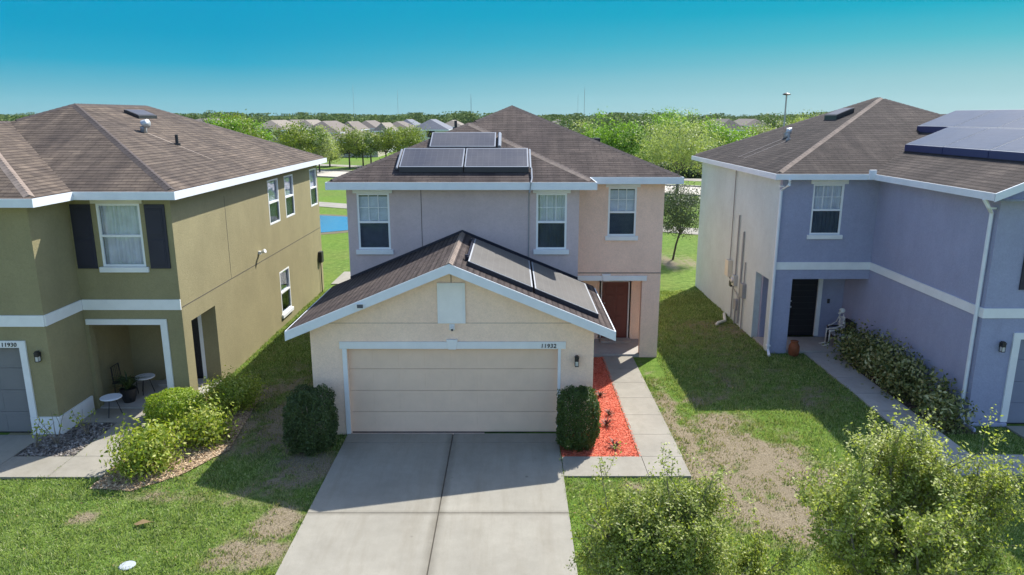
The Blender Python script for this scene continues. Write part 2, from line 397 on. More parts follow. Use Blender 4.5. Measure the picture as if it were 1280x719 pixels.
# ------------------------------------------------------------------ house pieces
def add_window(par, F, a0,a1,z0,z1, style='blind', header='white', sill='white', grid=True, rec=.07, label=None, cols=2, rows=2, hz=.14, lower='glass_lo'):
    w=MB(); t=.055; zm=z0+(z1-z0)*.49
    F.box(w,a0,a0+t,-rec,-rec+.055,z0,z1); F.box(w,a1-t,a1,-rec,-rec+.055,z0,z1)
    F.box(w,a0+t,a1-t,-rec,-rec+.055,z0,z0+t); F.box(w,a0+t,a1-t,-rec,-rec+.055,z1-t,z1)
    F.box(w,a0+t,a1-t,-rec-.005,-rec+.06,zm-.028,zm+.028)
    win=w.build('window',M['vinyl'],par,label)
    if grid:
        g=MB()
        for i in range(1,cols+1):
            x=a0+t+(a1-a0-2*t)*i/(cols+1); F.box(g,x-.009,x+.009,-rec+.002,-rec+.022,zm+.028,z1-t)
        for i in range(1,rows):
            z=zm+(z1-zm)*i/rows; F.box(g,a0+t,a1-t,-rec+.004,-rec+.020,z-.009,z+.009)
        g.build('muntin',M['vinyl'],win)
    g=MB(); F.box(g,a0+t,a1-t,-rec+.006-.012,-rec+.006-.006,zm+.02,z1-t+.01); g.build('pane',M['glass_up'],win)
    g=MB(); F.box(g,a0+t,a1-t,-rec+.016,-rec+.022,z0+t-.01,zm-.02); g.build('screen',M[lower],win)
    if style=='blind':
        b=MB(); n=int((z1-z0-.1)/.05)
        for i in range(n):
            z=z0+.05+i*.05; p=F.p(a0+.03,-rec-.05,z); q=F.p(a1-.03,-rec-.05,z)
            b.face([F.p(a0+.03,-rec-.035,z),F.p(a1-.03,-rec-.035,z),F.p(a1-.03,-rec-.055,z+.049),F.p(a0+.03,-rec-.055,z+.049)])
        b.build('blind',M['blind'],win)
    if style=='curtain':
        b=MB(); n=40; prev=None
        for i in range(n+1):
            a=a0+.03+(a1-a0-.06)*i/n
            gap=False
            d=-rec-.07-.025*math.sin(i*1.1)-.01*math.sin(i*2.7)
            cur=(F.p(a,d,z0+.02),F.p(a,d,z1-.02))
            if prev and not gap: b.face([prev[0],cur[0],cur[1],prev[1]])
            prev=cur
        b.build('curtain',M['curtain'],win,smooth=True)
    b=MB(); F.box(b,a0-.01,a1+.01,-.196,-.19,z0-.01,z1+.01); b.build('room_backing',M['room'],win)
    if sill:
        b=MB(); F.box(b,a0-.07,a1+.07,-.01,.065,z0-.13,z0-.002); b.build('sill',M[sill],win,bevel=.008)
    if header:
        b=MB(); F.box(b,a0-.09,a1+.09,.0,.05,z1+.002,z1+hz); b.build('lintel',M[header],win,bevel=.008)
    return win

def panel_door(par,F,a0,a1,z0,z1,mat,d=-.12,frame='white',fw=.09,panels=True,name='door'):
    m=MB(); F.box(m,a0,a1,d-.05,d,z0,z1)
    if panels:
        w=(a1-a0)
        for (u0,u1) in ((.14,.46),(.54,.86)):
            for (v0,v1) in ((.08,.40),(.45,.78),(.82,.94)):
                A0=a0+w*u0;A1=a0+w*u1;Z0=z0+(z1-z0)*v0;Z1=z0+(z1-z0)*v1
                F.box(m,A0,A1,d,d+.012,Z0,Z1); F.box(m,A0+.035,A1-.035,d+.012,d+.024,Z0+.035,Z1-.035)
    door=m.build(name,M[mat],par,bevel=.004)
    f=MB(); F.box(f,a0-fw,a0-.003,d-.06,d+.06,z0,z1+fw); F.box(f,a1+.003,a1+fw,d-.06,d+.06,z0,z1+fw); F.box(f,a0-.003,a1+.003,d-.06,d+.06,z1+.003,z1+fw)
    f.build('door_frame',M[frame],door)
    h=MB(); p=F.p(a0+.09,d+.03,z0+1.0); h.ball(p,.035,8); h.build('handle',M['galv'],door,smooth=True)
    h=MB(); p=F.p(a0+.09,d+.03,z0+1.2); h.ball(p,.028,8); h.build('deadbolt',M['galv'],door,smooth=True)
    return door

def garage_door(par,F,a0,a1,z1,mat,d=-.12):
    m=MB(); n=4; h=z1/n
    for i in range(n):
        F.box(m,a0,a1,d-.05,d,i*h+.004,(i+1)*h-.004)
        k=8; w=(a1-a0)/k
        for j in range(k):
            A0=a0+j*w+.05;A1=a0+(j+1)*w-.05;Z0=i*h+.07;Z1=(i+1)*h-.07
            F.box(m,A0,A1,d,d+.005,Z0,Z1)
    o=m.build('garage_door',M[mat],par,bevel=.003)
    b=MB(); F.box(b,a0,a1,d-.07,d-.055,0,z1); b.build('door_backing',M['dark'],o)
    s=MB(); F.box(s,a0,a1,d-.052,d+.006,.002,.03); s.build('weather_seal',M['dark'],o)
    return o

def text_mesh(par,txt,F,a,z,size,d,label=None,name='house_number'):
    c=bpy.data.curves.new('digits','FONT'); c.body=txt; c.size=size; c.extrude=.004; c.space_character=1.08; c.shear=.10; c.offset=.0015
    o=bpy.data.objects.new('digits',c); COL.objects.link(o); bpy.context.view_layer.update()
    me=bpy.data.meshes.new_from_object(o.evaluated_get(bpy.context.evaluated_depsgraph_get()))
    bpy.data.objects.remove(o,do_unlink=True)
    for v in me.vertices:
        x,y,zz=v.co; v.co=F.p(a+x,d+zz+.005,z+y)
    me.materials.clear()
    n=link(name,me,M['black'],par,label); return n

def wall_lamp(par,F,a,z,label=None,k=.72):
    m=MB(); B=lambda a0,a1,d0,d1,z0,z1: F.box(m,a+a0*k,a+a1*k,d0*k,d1*k,z+z0*k,z+z1*k)
    B(-.05,.05,0,.03,-.02,.14); B(-.07,.07,.03,.19,.13,.16); B(-.045,.045,.05,.17,.16,.20); B(-.06,.06,.04,.18,-.15,-.13)
    for aa in (-.06,.05):
        for dd in (.04,.17): B(aa,aa+.01,dd,dd+.01,-.13,.13)
    B(-.055,.055,.045,.175,.02,.128)
    o=m.build('wall_lamp',M['dark'],par,label)
    g=MB(); F.box(g,a-.045*k,a+.045*k,.055*k,.165*k,z-.128*k,z+.018*k); g.build('lamp_glass',M['lampglass'],o)
    return o

def fascia(par, outline, e, h=.2, t=.03, mat='fascia', skip=()):
    """outline counter-clockwise, axis aligned; board from e-h to e-.004"""
    n=len(outline); nrm=[]
    for i in range(n):
        a=Vector(outline[i]);b=Vector(outline[(i+1)%n]);d=(b-a).normalized(); nrm.append(Vector((d.y,-d.x)))
    m=MB()
    for i in range(n):
        if i in skip: continue
        j=(i+1)%n
        a=Vector(outline[i]);b=Vector(outline[j])
        A=a+(nrm[i-1]+nrm[i])*t; B=b+(nrm[i]+nrm[j])*t
        m.hexa([(*A,e-h),(*B,e-h),(*b,e-h),(*a,e-h),(*A,e-.004),(*B,e-.004),(*b,e-.004),(*a,e-.004)])
    return m.build('fascia',M[mat],par)
def soffit(par,outline,z):
    m=MB(); m.face([(x,y,z) for x,y in outline][::-1]); return m.build('soffit',M['white'],par)
def caps(par,lines,mat,name='ridge_cap',w=.11):
    m=MB()
    for p,q in lines:
        p=Vector(p);q=Vector(q)
        if abs(q.z-p.z)>1e-3: p=p+(q-p).normalized()*.16
        L=(q-p).length;n=max(1,int(L/.16));d=(q-p)/n
        side=Vector((d.y,-d.x,0)).normalized()*w
        hip=abs(d.z)>1e-3
        drop=.030 if hip else .055
        for i in range(n):
            a=p+d*i;b=p+d*(i+1.12)
            za=.028;zb=.018
            A=[a-side-Vector((0,0,drop)),a+Vector((0,0,za)),a+side-Vector((0,0,drop))]
            B=[b-side-Vector((0,0,drop)),b+Vector((0,0,zb)),b+side-Vector((0,0,drop))]
            A2=[x-Vector((0,0,.03)) for x in (A[0],A[2])]
            m.face([A[0],B[0],B[1],A[1]]);m.face([A[1],B[1],B[2],A[2]]);m.face([A[0],A[1],A[2],A2[1],A2[0]])
    return m.build(name,M[mat],par)
def roof_vents(): pass

# panel lying on a sloped plane.  P: function (x,y)->z ; rect in x,y ; lift above the roof
def roof_panel(par,P,x0,x1,y0,y1,lift=.13,th=.045,mat='panel',skirt=None,frame_t=.035,label=None,smat='skirt'):
    m=MB(); z=lambda x,y,k: (x,y,P(x,y)+lift+k)
    C=[(x0,y0),(x1,y0),(x1,y1),(x0,y1)]
    f=MB(); f.hexa([z(*c,0) for c in C]+[z(*c,th) for c in C])
    o=f.build('solar_panel',M['alu'],par,label)
    i=frame_t; D=[(x0+i,y0+i),(x1-i,y0+i),(x1-i,y1-i),(x0+i,y1-i)]
    g=MB(); g.hexa([z(*c,th-.003) for c in D]+[z(*c,th+.004) for c in D]); g.build('glass_face',M[mat],o,roofuv=True)
    k=MB()
    for (a,b) in ((0,1),(1,2),(2,3),(3,0)):
        if skirt and str(a) in skirt:
            A=C[a];B=C[b]; n=Vector((B[1]-A[1],-(B[0]-A[0]),0)).normalized()*.02
            pts=[Vector((*A,P(*A)+.005)),Vector((*B,P(*B)+.005)),Vector(z(*B,th*.8)),Vector(z(*A,th*.8))]
            k.prism(pts,n)
    if skirt: split(k,'skirt',M[smat],o)
    return o
def attic_vent(par,P,x0,x1,y0,y1,lift=.10,name='solar_attic_vent'):
    C=[(x0,y0),(x1,y0),(x1,y1),(x0,y1)]
    m=MB(); m.hexa([(x,y,P(x,y)-.02) for x,y in C]+[(x,y,P(x,y)+lift) for x,y in C])
    o=m.build(name,M['dark'],par)
    g=MB(); i=.04; D=[(x0+i,y0+i),(x1-i,y0+i),(x1-i,y1-i),(x0+i,y1-i)]
    g.hexa([(x,y,P(x,y)+lift+.001) for x,y in D]+[(x,y,P(x,y)+lift+.012) for x,y in D]); g.build('glass_face',M['panel'],o,roofuv=True)
    return o
def pipe_vent(par,P,x,y,h=.35,r=.045,mat='dark'):
    m=MB(); z=P(x,y); m.tube([(x,y,z-.05),(x,y,z+h)],r,10); m.tube([(x,y,z-.06),(x,y,z+.05)],r*2.1,10)
    return m.build('vent_pipe',M[mat],par)
def goose_vent(par,P,x,y,s=.16):
    m=MB(); z=P(x,y)
    m.tube([(x,y,z-.05),(x,y,z+.14),(x+.05,y-.03,z+.24),(x+.17,y-.08,z+.24)],[s*.55,s*.6,s*.75,s*.8],12)
    return m.build('exhaust_vent',M['galv'],par,smooth=True)
def downspout(par,pts,r=.045):
    m=MB(); m.tube(pts,r,6)
    for p in (pts[-2],pts[2]):
        m.box(p[0]-.06,p[0]+.06,p[1]-.06,p[1]+.06,p[2]+.1,p[2]+.14)
    return m.build('downspout',M['fascia'],par)

SL=.4167
def hip_model(par,x0,x1,y0,y1,bx1,by0,e,mat,hipcap_sun='cap',hipcap='capdark',gable=False):
    w=(x1-x0)/2; cx=(x0+x1)/2; zt=e+SL*w
    m=MB(); z=e
    bx=(x0+bx1)/2; bw=(bx1-x0)/2; zb=e+SL*bw
    jy=y0+(zb-e)/SL   # where the bay ridge meets the main front slope
    P0=(x0,by0,z); ap=(bx,by0+bw,zb); jp=(bx,jy,zb); A=(cx,y0+w,zt); B=(cx,y1-w,zt)
    m.face([P0,ap,jp,A,B,(x0,y1,z)][::-1])
    m.face([P0,(bx1,by0,z),ap])
    m.face([(bx1,by0,z),(bx1,y0,z),jp,ap])
    m.face([(bx1,y0,z),(x1,y0,z),A,jp])
    m.face([(x1,y0,z),(x1,y1,z),B,A])
    m.face([(x1,y1,z),(x0,y1,z),B])
    r=m.build('roof',M[mat],par,roofuv=True)
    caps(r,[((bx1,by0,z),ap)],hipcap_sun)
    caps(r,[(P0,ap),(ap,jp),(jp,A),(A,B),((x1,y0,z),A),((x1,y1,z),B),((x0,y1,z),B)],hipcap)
    return r

# =================================================================== CENTRE HOUSE
house_c=empty('house',(-.2,19.6,0),'middle cream and grey two-storey house numbered 11932 with gabled double garage and rooftop solar panels','house')
W=MB(); G=MB(); Pk=MB(); Gb=MB()
FB=Fr(-4.5,19.6,1,0)      # grey bay front
FP=Fr(1.83,21.3,1,0)      # pink front
FG=Fr(-4.6,15.7,1,0)      # garage front
holes_b=[(.27,1.16,3.72,5.27),(5.16,6.0,3.72,5.27)]
FB.wall(Gb,0,6.33,0,5.42,holes_b)
FbR=Fr(1.83,19.8,0,1); FbR.wall(Gb,0,1.5,2.6,5.42,(),th=.2)
Fpl=Fr(1.83,19.8,0,1); Fpl.wall(Pk,0,3.1,0,2.6)
FP.wall(Pk,.0,2.67,0,5.42,[(.0,2.12,0,2.45),(1.02,1.86,3.82,5.27)])
Bk=MB(); Fback=Fr(1.83,22.9,1,0); Fback.wall(Bk,0,2.47,0,2.6,[(1.08,2.02,0,2.06)])
FR=Fr(4.5,21.5,0,1); FR.wall(Pk,0,9.6,0,5.42,[(.35,1.25,0,2.3)])
Fr(-4.5,31.1,0,-1).wall(Gb,0,11.3,0,5.42,()); Fr(4.3,31.1,-1,0).wall(Gb,0,8.6,0,5.42,())
Pk.box(1.83,4.3,21.5,22.9,2.5,2.58)
FG.wall(G,0,6.47,0,2.70,[(.82,5.65,0,2.13)])
# garage gable
gx=-1.365; zr=4.20
def zg(x): return zr-SL*abs(x-gx)
G.prism([(-4.6,15.7,2.70),(1.87,15.7,2.70),(1.87,15.7,zg(1.87)-.10),(gx,15.7,zr-.10),(-4.6,15.7,zg(-4.6)-.10)],(0,.2,0))
Fr(1.87,15.9,0,1).wall(G,0,3.69,0,2.70); Fr(-4.6,19.59,0,-1).wall(G,0,3.69,0,2.70)
G.build('wall',M['cream_gable'],house_c,label='warm cream stucco garage wall')
Gb.build('wall',M['greybeige'],house_c,label='grey stucco upper wall')
Bk.build('wall',M['cream_gable'],house_c,label='wall behind the front porch, warm bounce light painted in as cream')  # this wall's cream tone stands in for warm bounced light
Pk.build('wall',M['pink'],house_c,label='pinkish stucco entrance bay')
j=MB(); FB.box(j,2.02,2.035,.001,.004,3.0,5.42); FP.box(j,.02,2.67,.001,.012,2.68,2.70); FR.box(j,0,9.6,.001,.012,2.68,2.70)
FG.box(j,3.23,3.245,.001,.004,3.66,4.05); FG.box(j,0.02,6.45,.001,.004,2.735,2.742)
split(j,'control_joint',M['joint'],house_c)
add_window(house_c,FB,.27,1.16,3.72,5.27,'blind',label='window over the left of the garage roof')
add_window(house_c,FB,5.16,6.0,3.72,5.27,'curtain',label='window beside the grey cable')
add_window(house_c,FP,1.02,1.86,3.82,5.27,'blind',label='window on the pink bay')
c=MB(); c.tube([(.46,19.58,5.40),(.46,19.58,3.5)],.014,6); c.build('cable',M['conduit'],house_c)
panel_door(house_c,Fback,1.12,1.98,.12,2.04,'maroon',d=-.06)
garage_door(house_c,FG,.82,5.65,2.13,'garage')
m=MB(); FG.box(m,.66,5.83,.0,.045,2.135,2.30); m.build('lintel',M['white'],house_c,label='white lintel over the garage door',bevel=.008)
m=MB(); FG.box(m,.72,.82,0,.04,.02,2.133); FG.box(m,5.652,5.72,0,.02,.02,2.133); split(m,'garage_frame',M['white'],house_c)
def keystone(F,a,z0,z1,w0,w1,d):
    m=MB(); m.prism([F.p(a-w0,0.002,z0),F.p(a+w0,0.002,z0),F.p(a+w1,0.002,z1),F.p(a-w1,0.002,z1)],Vector(F.n+(0,))*d)
    m.build('keystone',M['white'],house_c,bevel=.006)
keystone(FG,3.235,2.13,2.36,.085,.13,.07)
m=MB(); FP.box(m,.05,2.25,.0,.05,2.452,2.60); m.build('lintel',M['white'],house_c,label='white lintel over the front porch',bevel=.008)
keystone(FP,1.02,2.45,2.66,.09,.13,.075)
m=MB(); FG.box(m,2.92,3.55,.002,.05,2.74,3.68); o=m.build('gable_vent',M['white'],house_c,bevel=.006)
m=MB(); FG.box(m,2.98,3.49,.05,.056,2.80,3.62)
split(m,'vent_cover',m_paint('vent_cover_paint',(.82,.81,.78),.6),o)
m=MB(); F=FG; F.box(m,3.18,3.30,0,.03,2.58,2.72); m.tube([F.p(3.25,.03,2.66),F.p(3.25,.13,2.62)],.04,10); o=m.build('security_camera',M['white'],house_c)
m=MB(); m.ball(F.p(3.25,.135,2.615),.028,8); m.build('lens',M['dark'],o)
wall_lamp(house_c,FG,6.08,1.84)
text_mesh(house_c,'11932',FG,5.25,2.165,.135,.047)
# porch slab and step
m=MB(); m.box(1.835,4.295,21.312,22.895,0,.10); m.box(2.9,3.9,22.45,22.84,.10,.16)
m.build('porch_slab',M['concg'],house_c)
# roofs
hip_model(house_c,-4.92,4.92,20.9,31.5,2.23,19.2,5.60,'shingle_c')
ol=[(-4.92,19.2),(2.23,19.2),(2.23,20.9),(4.92,20.9),(4.92,31.5),(-4.92,31.5)]
fascia(house_c,ol,5.60); soffit(house_c,ol,5.43)
m=MB(); th=.10
m.prism([(-5.0,15.28,zg(-5.0)),(gx,15.28,zr),(gx,15.28,zr-th),(-5.0,15.28,zg(-5.0)-th)],(0,4.31,0))
m.prism([(gx,15.28,zr),(2.27,15.28,zg(2.27)),(2.27,15.28,zg(2.27)-th),(gx,15.28,zr-th)],(0,4.31,0))
gr=m.build('roof',M['shingle_c'],house_c,label='gabled garage roof',roofuv=True)
m=MB(); fh=.215
m.prism([(-5.03,15.25,zg(-5.03)-.006-fh),(gx,15.25,zr-.006-fh),(gx,15.25,zr-.006),(-5.03,15.25,zg(-5.03)-.006)],(0,.03,0))
m.prism([(gx,15.25,zr-.006-fh),(2.30,15.25,zg(2.30)-.006-fh),(2.30,15.25,zg(2.30)-.006),(gx,15.25,zr-.006)],(0,.03,0))
m.box(2.272,2.30,15.281,19.4,zg(2.27)-.17,zg(2.27)-.012); m.box(-5.03,-5.002,15.281,19.4,zg(-5.0)-.17,zg(-5.0)-.012)
m.build('fascia',M['fascia'],gr)
s_=MB()
for xa,xb in ((-4.99,gx),(gx,2.26)):
    s_.face([(xa,15.29,zg(xa)-.105),(xb,15.29,zg(xb)-.105),(xb,15.7,zg(xb)-.105),(xa,15.7,zg(xa)-.105)])
s_.build('soffit',M['white'],gr)
caps(gr,[((gx,15.26,zr),(gx,19.58,zr))],'cap')
m=MB()
for xa,xb in ((-4.5,gx),(gx,1.83)):
    m.prism([(xa,19.565,zg(xa)+.004),(xb,19.565,zg(xb)+.004),(xb,19.565,zg(xb)+.07),(xa,19.565,zg(xa)+.07)],(0,.032,0))
split(m,'flashing',M['skirt'],gr)
PG=lambda x,y: zr-SL*(x-gx)
for (a,b) in ((-.98,.47),(.52,1.97)):
    roof_panel(house_c,PG,a,b,15.80,18.85,lift=.07,mat='panel_gar',skirt='0')
m=MB()
for yy in (16.0,18.3):
    m.box(-1.08,-1.0,yy+.25,yy+.33,PG(-1.04,0)-.02,PG(-1.04,0)+.14)
m.tube([(-1.02,16.2,PG(-1.02,0)+.10),(-1.02,18.8,PG(-1.02,0)+.10)],.025,6); m.build('rail',M['skirt'],house_c)
m=MB(); F=Fr(0,15.25,1,0); x=-3.33; z0=zg(x)-.13
m.box(x-.10,x+.10,15.225,15.248,z0-.06,z0+.06); o=m.build('solar_light',M['white'],house_c); m=MB(); m.box(x-.06,x+.07,15.215,15.2245,z0-.035,z0+.045); m.build('solar_cell',M['panel'],o)
PB=lambda x,y: 5.60+SL*(y-19.2)
roof_panel(house_c,PB,-3.06,-1.33,19.72,20.80,lift=.11,skirt='0')
roof_panel(house_c,PB,-1.29,.45,19.72,20.80,lift=.11,skirt='0')
roof_panel(house_c,PB,-2.36,-.47,20.95,21.85,lift=.09,skirt='0')
m=MB(); 
for xx in (-3.13,.50): m.tube([(xx,19.75,PB(0,19.75)+.10),(xx,20.82,PB(0,20.82)+.10)],.03,6)
m.tube([(.53,19.8,PB(0,19.8)+.08),(.53,19.3,PB(0,19.3)+.05),(.50,19.12,5.60),(.47,19.12,5.35),(.46,19.56,5.30)],.022,6)
m.tube([(-.36,21.0,PB(0,21.0)+.10),(-.36,21.85,PB(0,21.85)+.10)],.05,6)
split(m,'manifold_pipe',M['alu'],house_c)
PR=lambda x,y: 5.60+SL*(4.92-x)
m=MB(); m.box(3.0,3.25,27,27.4,PR(3.1,0)-.05,PR(3.1,0)+.16); m.build('exhaust_vent',M['dark'],house_c)
pipe_vent(house_c,lambda x,y:5.60+SL*(x+4.92),-1.75,22.95,.25)

# =================================================================== LEFT HOUSE
house_l=empty('house',(-12.7,17.1,0),'olive green two-storey house numbered 11930 with dark shutters, left of the cream house','house')
W=MB(); L0=-17.25
FM=Fr(-10.6,17.15,1,0)       # front right part, s 0..2.45
FBy=Fr(L0,15.7,1,0)          # bay front, s 0..6.65
FS=Fr(-8.15,17.35,0,1)       # sunlit side
FM.wall(W,0,2.45,0,5.42,[(.10,1.93,0,2.28),(.66,1.71,3.74,5.28)])
FBy.wall(W,0,6.65,0,5.42,[(1.0,6.0,0,2.16)])
Fr(-10.6,15.9,0,1).wall(W,0,3.2,0,5.42)
side_holes=[(.25,1.75,0,2.25),(6.75,7.85,3.72,5.22),(8.55,9.6,3.72,5.22),(11.85,12.85,3.72,5.22),(7.3,8.4,.45,1.98)]
FS.wall(W,0,13.05,0,5.42,side_holes)
Fbk=Fr(-10.6,19.1,1,0); Fbk.wall(W,0,2.25,0,2.6,[(1.02,1.98,0,2.1)])
Fr(-8.35,30.4,-1,0).wall(W,0,8.9,0,5.42); Fr(L0,30.4,0,-1).wall(W,0,14.5,0,5.42)
W.box(-10.6,-8.36,17.36,19.1,2.45,2.55)
W.build('wall',M['olive'],house_l)
m=MB(); m.box(-10.58,-8.16,17.16,19.1,0,.08); m.box(-9.7,-8.5,18.6,19.05,.08,.15); m.build('porch_slab',M['concg'],house_l)
m=MB()   # belt course
FBy.box(m,0,6.65,.0,.035,2.66,2.92); m.box(-10.598,-10.565,15.7,17.11,2.66,2.92); FM.box(m,.036,2.45,.0,.035,2.66,2.92)
split(m,'belt_course',M['white'],house_l)
m=MB(); m.box(-8.149,-8.145,17.2,30.3,2.70,2.72); m.box(-8.149,-8.146,20.4,20.415,2.72,5.1); split(m,'control_joint',M['joint'],house_l)
m=MB(); FM.box(m,.06,2.06,0,.04,2.282,2.42); FM.box(m,1.93,2.06,0,.04,0,2.280); FM.box(m,1.90,1.928,-.2,.04,0,2.28); split(m,'porch_frame',M['white'],house_l)
m=MB(); FBy.box(m,.85,6.15,0,.04,2.162,2.32); FBy.box(m,6.002,6.15,0,.04,.46,2.160); FBy.box(m,.85,.998,0,.04,.46,2.160)
split(m,'garage_frame',M['white'],house_l)
m=MB(); FBy.box(m,6.002,6.68,0,.05,0,.458); m.box(-10.599,-10.55,15.7,17.0,0,.458); split(m,'plinth',M['white'],house_l)
garage_door(house_l,FBy,1.0,6.0,2.16,'garage_dk')
text_mesh(house_l,'11930',FBy,5.60,2.19,.135,.042)
wall_lamp(house_l,FBy,6.42,1.95)
panel_door(house_l,Fbk,1.06,1.94,.12,2.06,'blackdoor',d=-.05,fw=.10)
add_window(house_l,FM,.66,1.71,3.74,5.28,'curtain',header='offwhite',lower='glass_up',grid=False,label='front window between dark shutters')
for i,(a,b) in enumerate(((.06,.54),(1.83,2.31))):
    m=MB(); FM.box(m,a,b,.002,.035,3.70,5.26)
    for z in (3.78,4.52): FM.box(m,a+.06,b-.06,.035,.045,z,z+.64); FM.box(m,a+.09,b-.09,.045,.052,z+.03,z+.61)
    m.build('shutter',M['navy'],house_l,bevel=.004)
for i,h in enumerate(side_holes[1:]):
    add_window(house_l,FS,*h,'none' if i==3 else 'blind',header=None,sill='vinyl' if i==3 else None,grid=False,rec=.05)
m=MB(); m.box(-8.149,-8.08,22.75,22.85,2.98,3.08); m.tube([(-8.1,22.8,3.03),(-7.92,22.75,3.10)],[.03,.07],8); m.build('flood_lamp',M['white'],house_l)
m=MB(); m.box(-8.148,-8.0,29.75,30.05,1.3,1.75); m.tube([(-8.1,29.9,1.3),(-8.1,29.9,0)],.02,6); m.build('meter_box',M['dark'],house_l)
hip_model(house_l,-17.65,-7.85,16.75,30.8,-10.2,15.3,5.60,'shingle_l')
ol=[(-17.65,15.3),(-10.2,15.3),(-10.2,16.75),(-7.85,16.75),(-7.85,30.8),(-17.65,30.8)]
fascia(house_l,ol,5.60,h=.19); soffit(house_l,ol,5.43)
PL=lambda x,y: 5.60+SL*(-7.85-x)
goose_vent(house_l,PL,-10.85,21.7); pipe_vent(house_l,PL,-9.95,21.8,.30)
attic_vent(house_l,PL,-12.2,-11.75,23.3,24.5)
m=MB(); yb=21.74; m.hexa([(-10.75,yb-.04,PL(-10.75,0)+.002),(-8.9,yb-.02,PL(-8.9,0)+.002),(-8.9,yb+.02,PL(-8.9,0)+.002),(-10.75,yb+.04,PL(-10.75,0)+.002),(-10.75,yb-.04,PL(-10.75,0)+.008),(-8.9,yb-.02,PL(-8.9,0)+.008),(-8.9,yb+.02,PL(-8.9,0)+.008),(-10.75,yb+.04,PL(-10.75,0)+.008)])
m.build('runoff_streak',m_paint('pale_runoff_streak',(.30,.245,.20),.9,.2),house_l)

# =================================================================== RIGHT HOUSE
house_r=empty('house',(13,21.6,0),'blue-grey two-storey house with white belt course and large solar array, right of the cream house','house')
W=MB(); S=MB(); e=5.66
FA=Fr(8.1,21.66,1,0)         # left front
FI=Fr(11.0,21.66,0,-1)       # bay side facing left: s from 21.66 to 16.2
FC=Fr(11.0,16.2,1,0)         # bay front
FL=Fr(8.1,31.0,0,-1)         # far left side, s 0..9.34
FA.wall(W,.0,2.9,0,5.48,[(.55,2.9,0,2.42),(.93,1.86,3.80,5.33)])
FI.wall(W,-1.54,5.26,0,5.48)
FC.wall(W,.0,7.3,0,5.48,[(.95,5.8,0,2.2),(1.25,2.4,3.4,5.0)])
W.prism([(11.0,16.2,5.48),(18.3,16.2,5.48),(14.65,16.2,5.48+3.65*SL)],(0,.2,0))
Fbk=Fr(8.1,23.2,1,0); Fbk.wall(W,.2,2.9,0,2.6,[(1.02,2.12,0,2.14)])
W.box(8.3,11.0,21.86,23.2,2.5,2.6)
W.build('wall',M['blue'],house_r)
FL.wall(S,0,9.14,0,5.48,[(7.65,8.85,0,2.3)])
Fr(18.3,31.0,-1,0).wall(S,0,10.0,0,5.48); Fr(18.3,16.4,0,1).wall(S,0,14.4,0,5.48)
S.build('wall',M['pale'],house_r,label='pale grey side wall')
m=MB(); m.box(8.11,10.995,21.672,23.195,0,.08); m.build('porch_slab',M['concg'],house_r)
m=MB(); FA.box(m,-.03,2.865,0,.035,2.72,2.95); m.box(10.966,10.999,16.2,21.66,2.72,2.95) ; FC.box(m,-.034,7.3,.0,.035,2.72,2.95); split(m,'belt_course',M['white'],house_r)
m=MB(); m.box(8.096,8.0985,26.2,26.22,1.6,5.4); split(m,'control_joint',M['joint'],house_r)
add_window(house_r,FA,.93,1.86,3.80,5.33,'curtain',label='window over the porch')
add_window(house_r,FC,1.25,2.4,3.4,5.0,'blind')
m=MB(); FC.box(m,.72,1.16,.002,.035,3.4,5.0); m.build('shutter',M['navy'],house_r)
door=panel_door(house_r,Fbk,1.10,2.04,.12,2.08,'blackdoor',d=-.04,fw=.14,panels=False)
m=MB()
for k in range(9): Fbk.box(m,1.16,1.98,-.038,-.028,.25+k*.2,.27+k*.2)
m.build('door_grille',M['dark'],door)
m=MB(); Fbk.box(m,2.38,2.46,.0,.03,1.25,1.40); m.build('doorbell',M['dark'],house_r)
garage_door(house_r,FC,.95,5.8,2.2,'garage_bl')
m=MB(); FC.box(m,.78,5.97,0,.04,2.202,2.36); FC.box(m,.78,.948,0,.04,.12,2.2); split(m,'garage_frame',M['white'],house_r)
m=MB(); FC.box(m,-.06,.93,.0,.09,0,.11); m.box(10.93,10.998,15.8,16.6,0,.11); m.build('footing_ledge',M['blue'],house_r,bevel=.03)
text_mesh(house_r,'11',FC,1.03,2.225,.15,.042)
wall_lamp(house_r,FC,.52,2.02)
# utility gear on the pale side
m=MB(); m.box(7.93,8.098,25.9,26.3,1.55,2.15); m.build('meter_cabinet',M['offwhite'],house_r,bevel=.01)
for (y,z,h,w,mt) in ((25.35,1.35,.38,.3,'galv'),(24.35,1.15,.5,.3,'conduit'),(24.95,.55,.38,.28,'conduit'),(25.65,1.25,.2,.2,'dark')):
    m=MB(); m.box(7.96,8.098,y-w/2,y+w/2,z,z+h); m.build('meter_box',M[mt],house_r,bevel=.01)
m=MB(); m.ball((7.95,25.35,1.55),(.07,.12,.12),10); m.build('meter_dial',M['galv'],house_r,smooth=True)
m=MB()
for (y,z0,z1,r) in ((26.1,2.15,5.45,.02),(25.35,1.7,3.9,.03),(24.75,.1,3.4,.035),(24.35,0,1.15,.025),(25.1,.0,.6,.03),(25.55,.1,1.3,.025),(24.35,1.65,2.4,.025)):
    m.tube([(8.05,y,z0),(8.05,y,z1)],r,6)
m.tube([(8.05,25.35,1.2),(8.05,24.95,1.05),(8.05,24.95,.9)],.02,6); m.tube([(8.05,26.1,1.55),(8.05,25.6,1.3)],.02,6)
split(m,'conduit',M['conduit'],house_r)
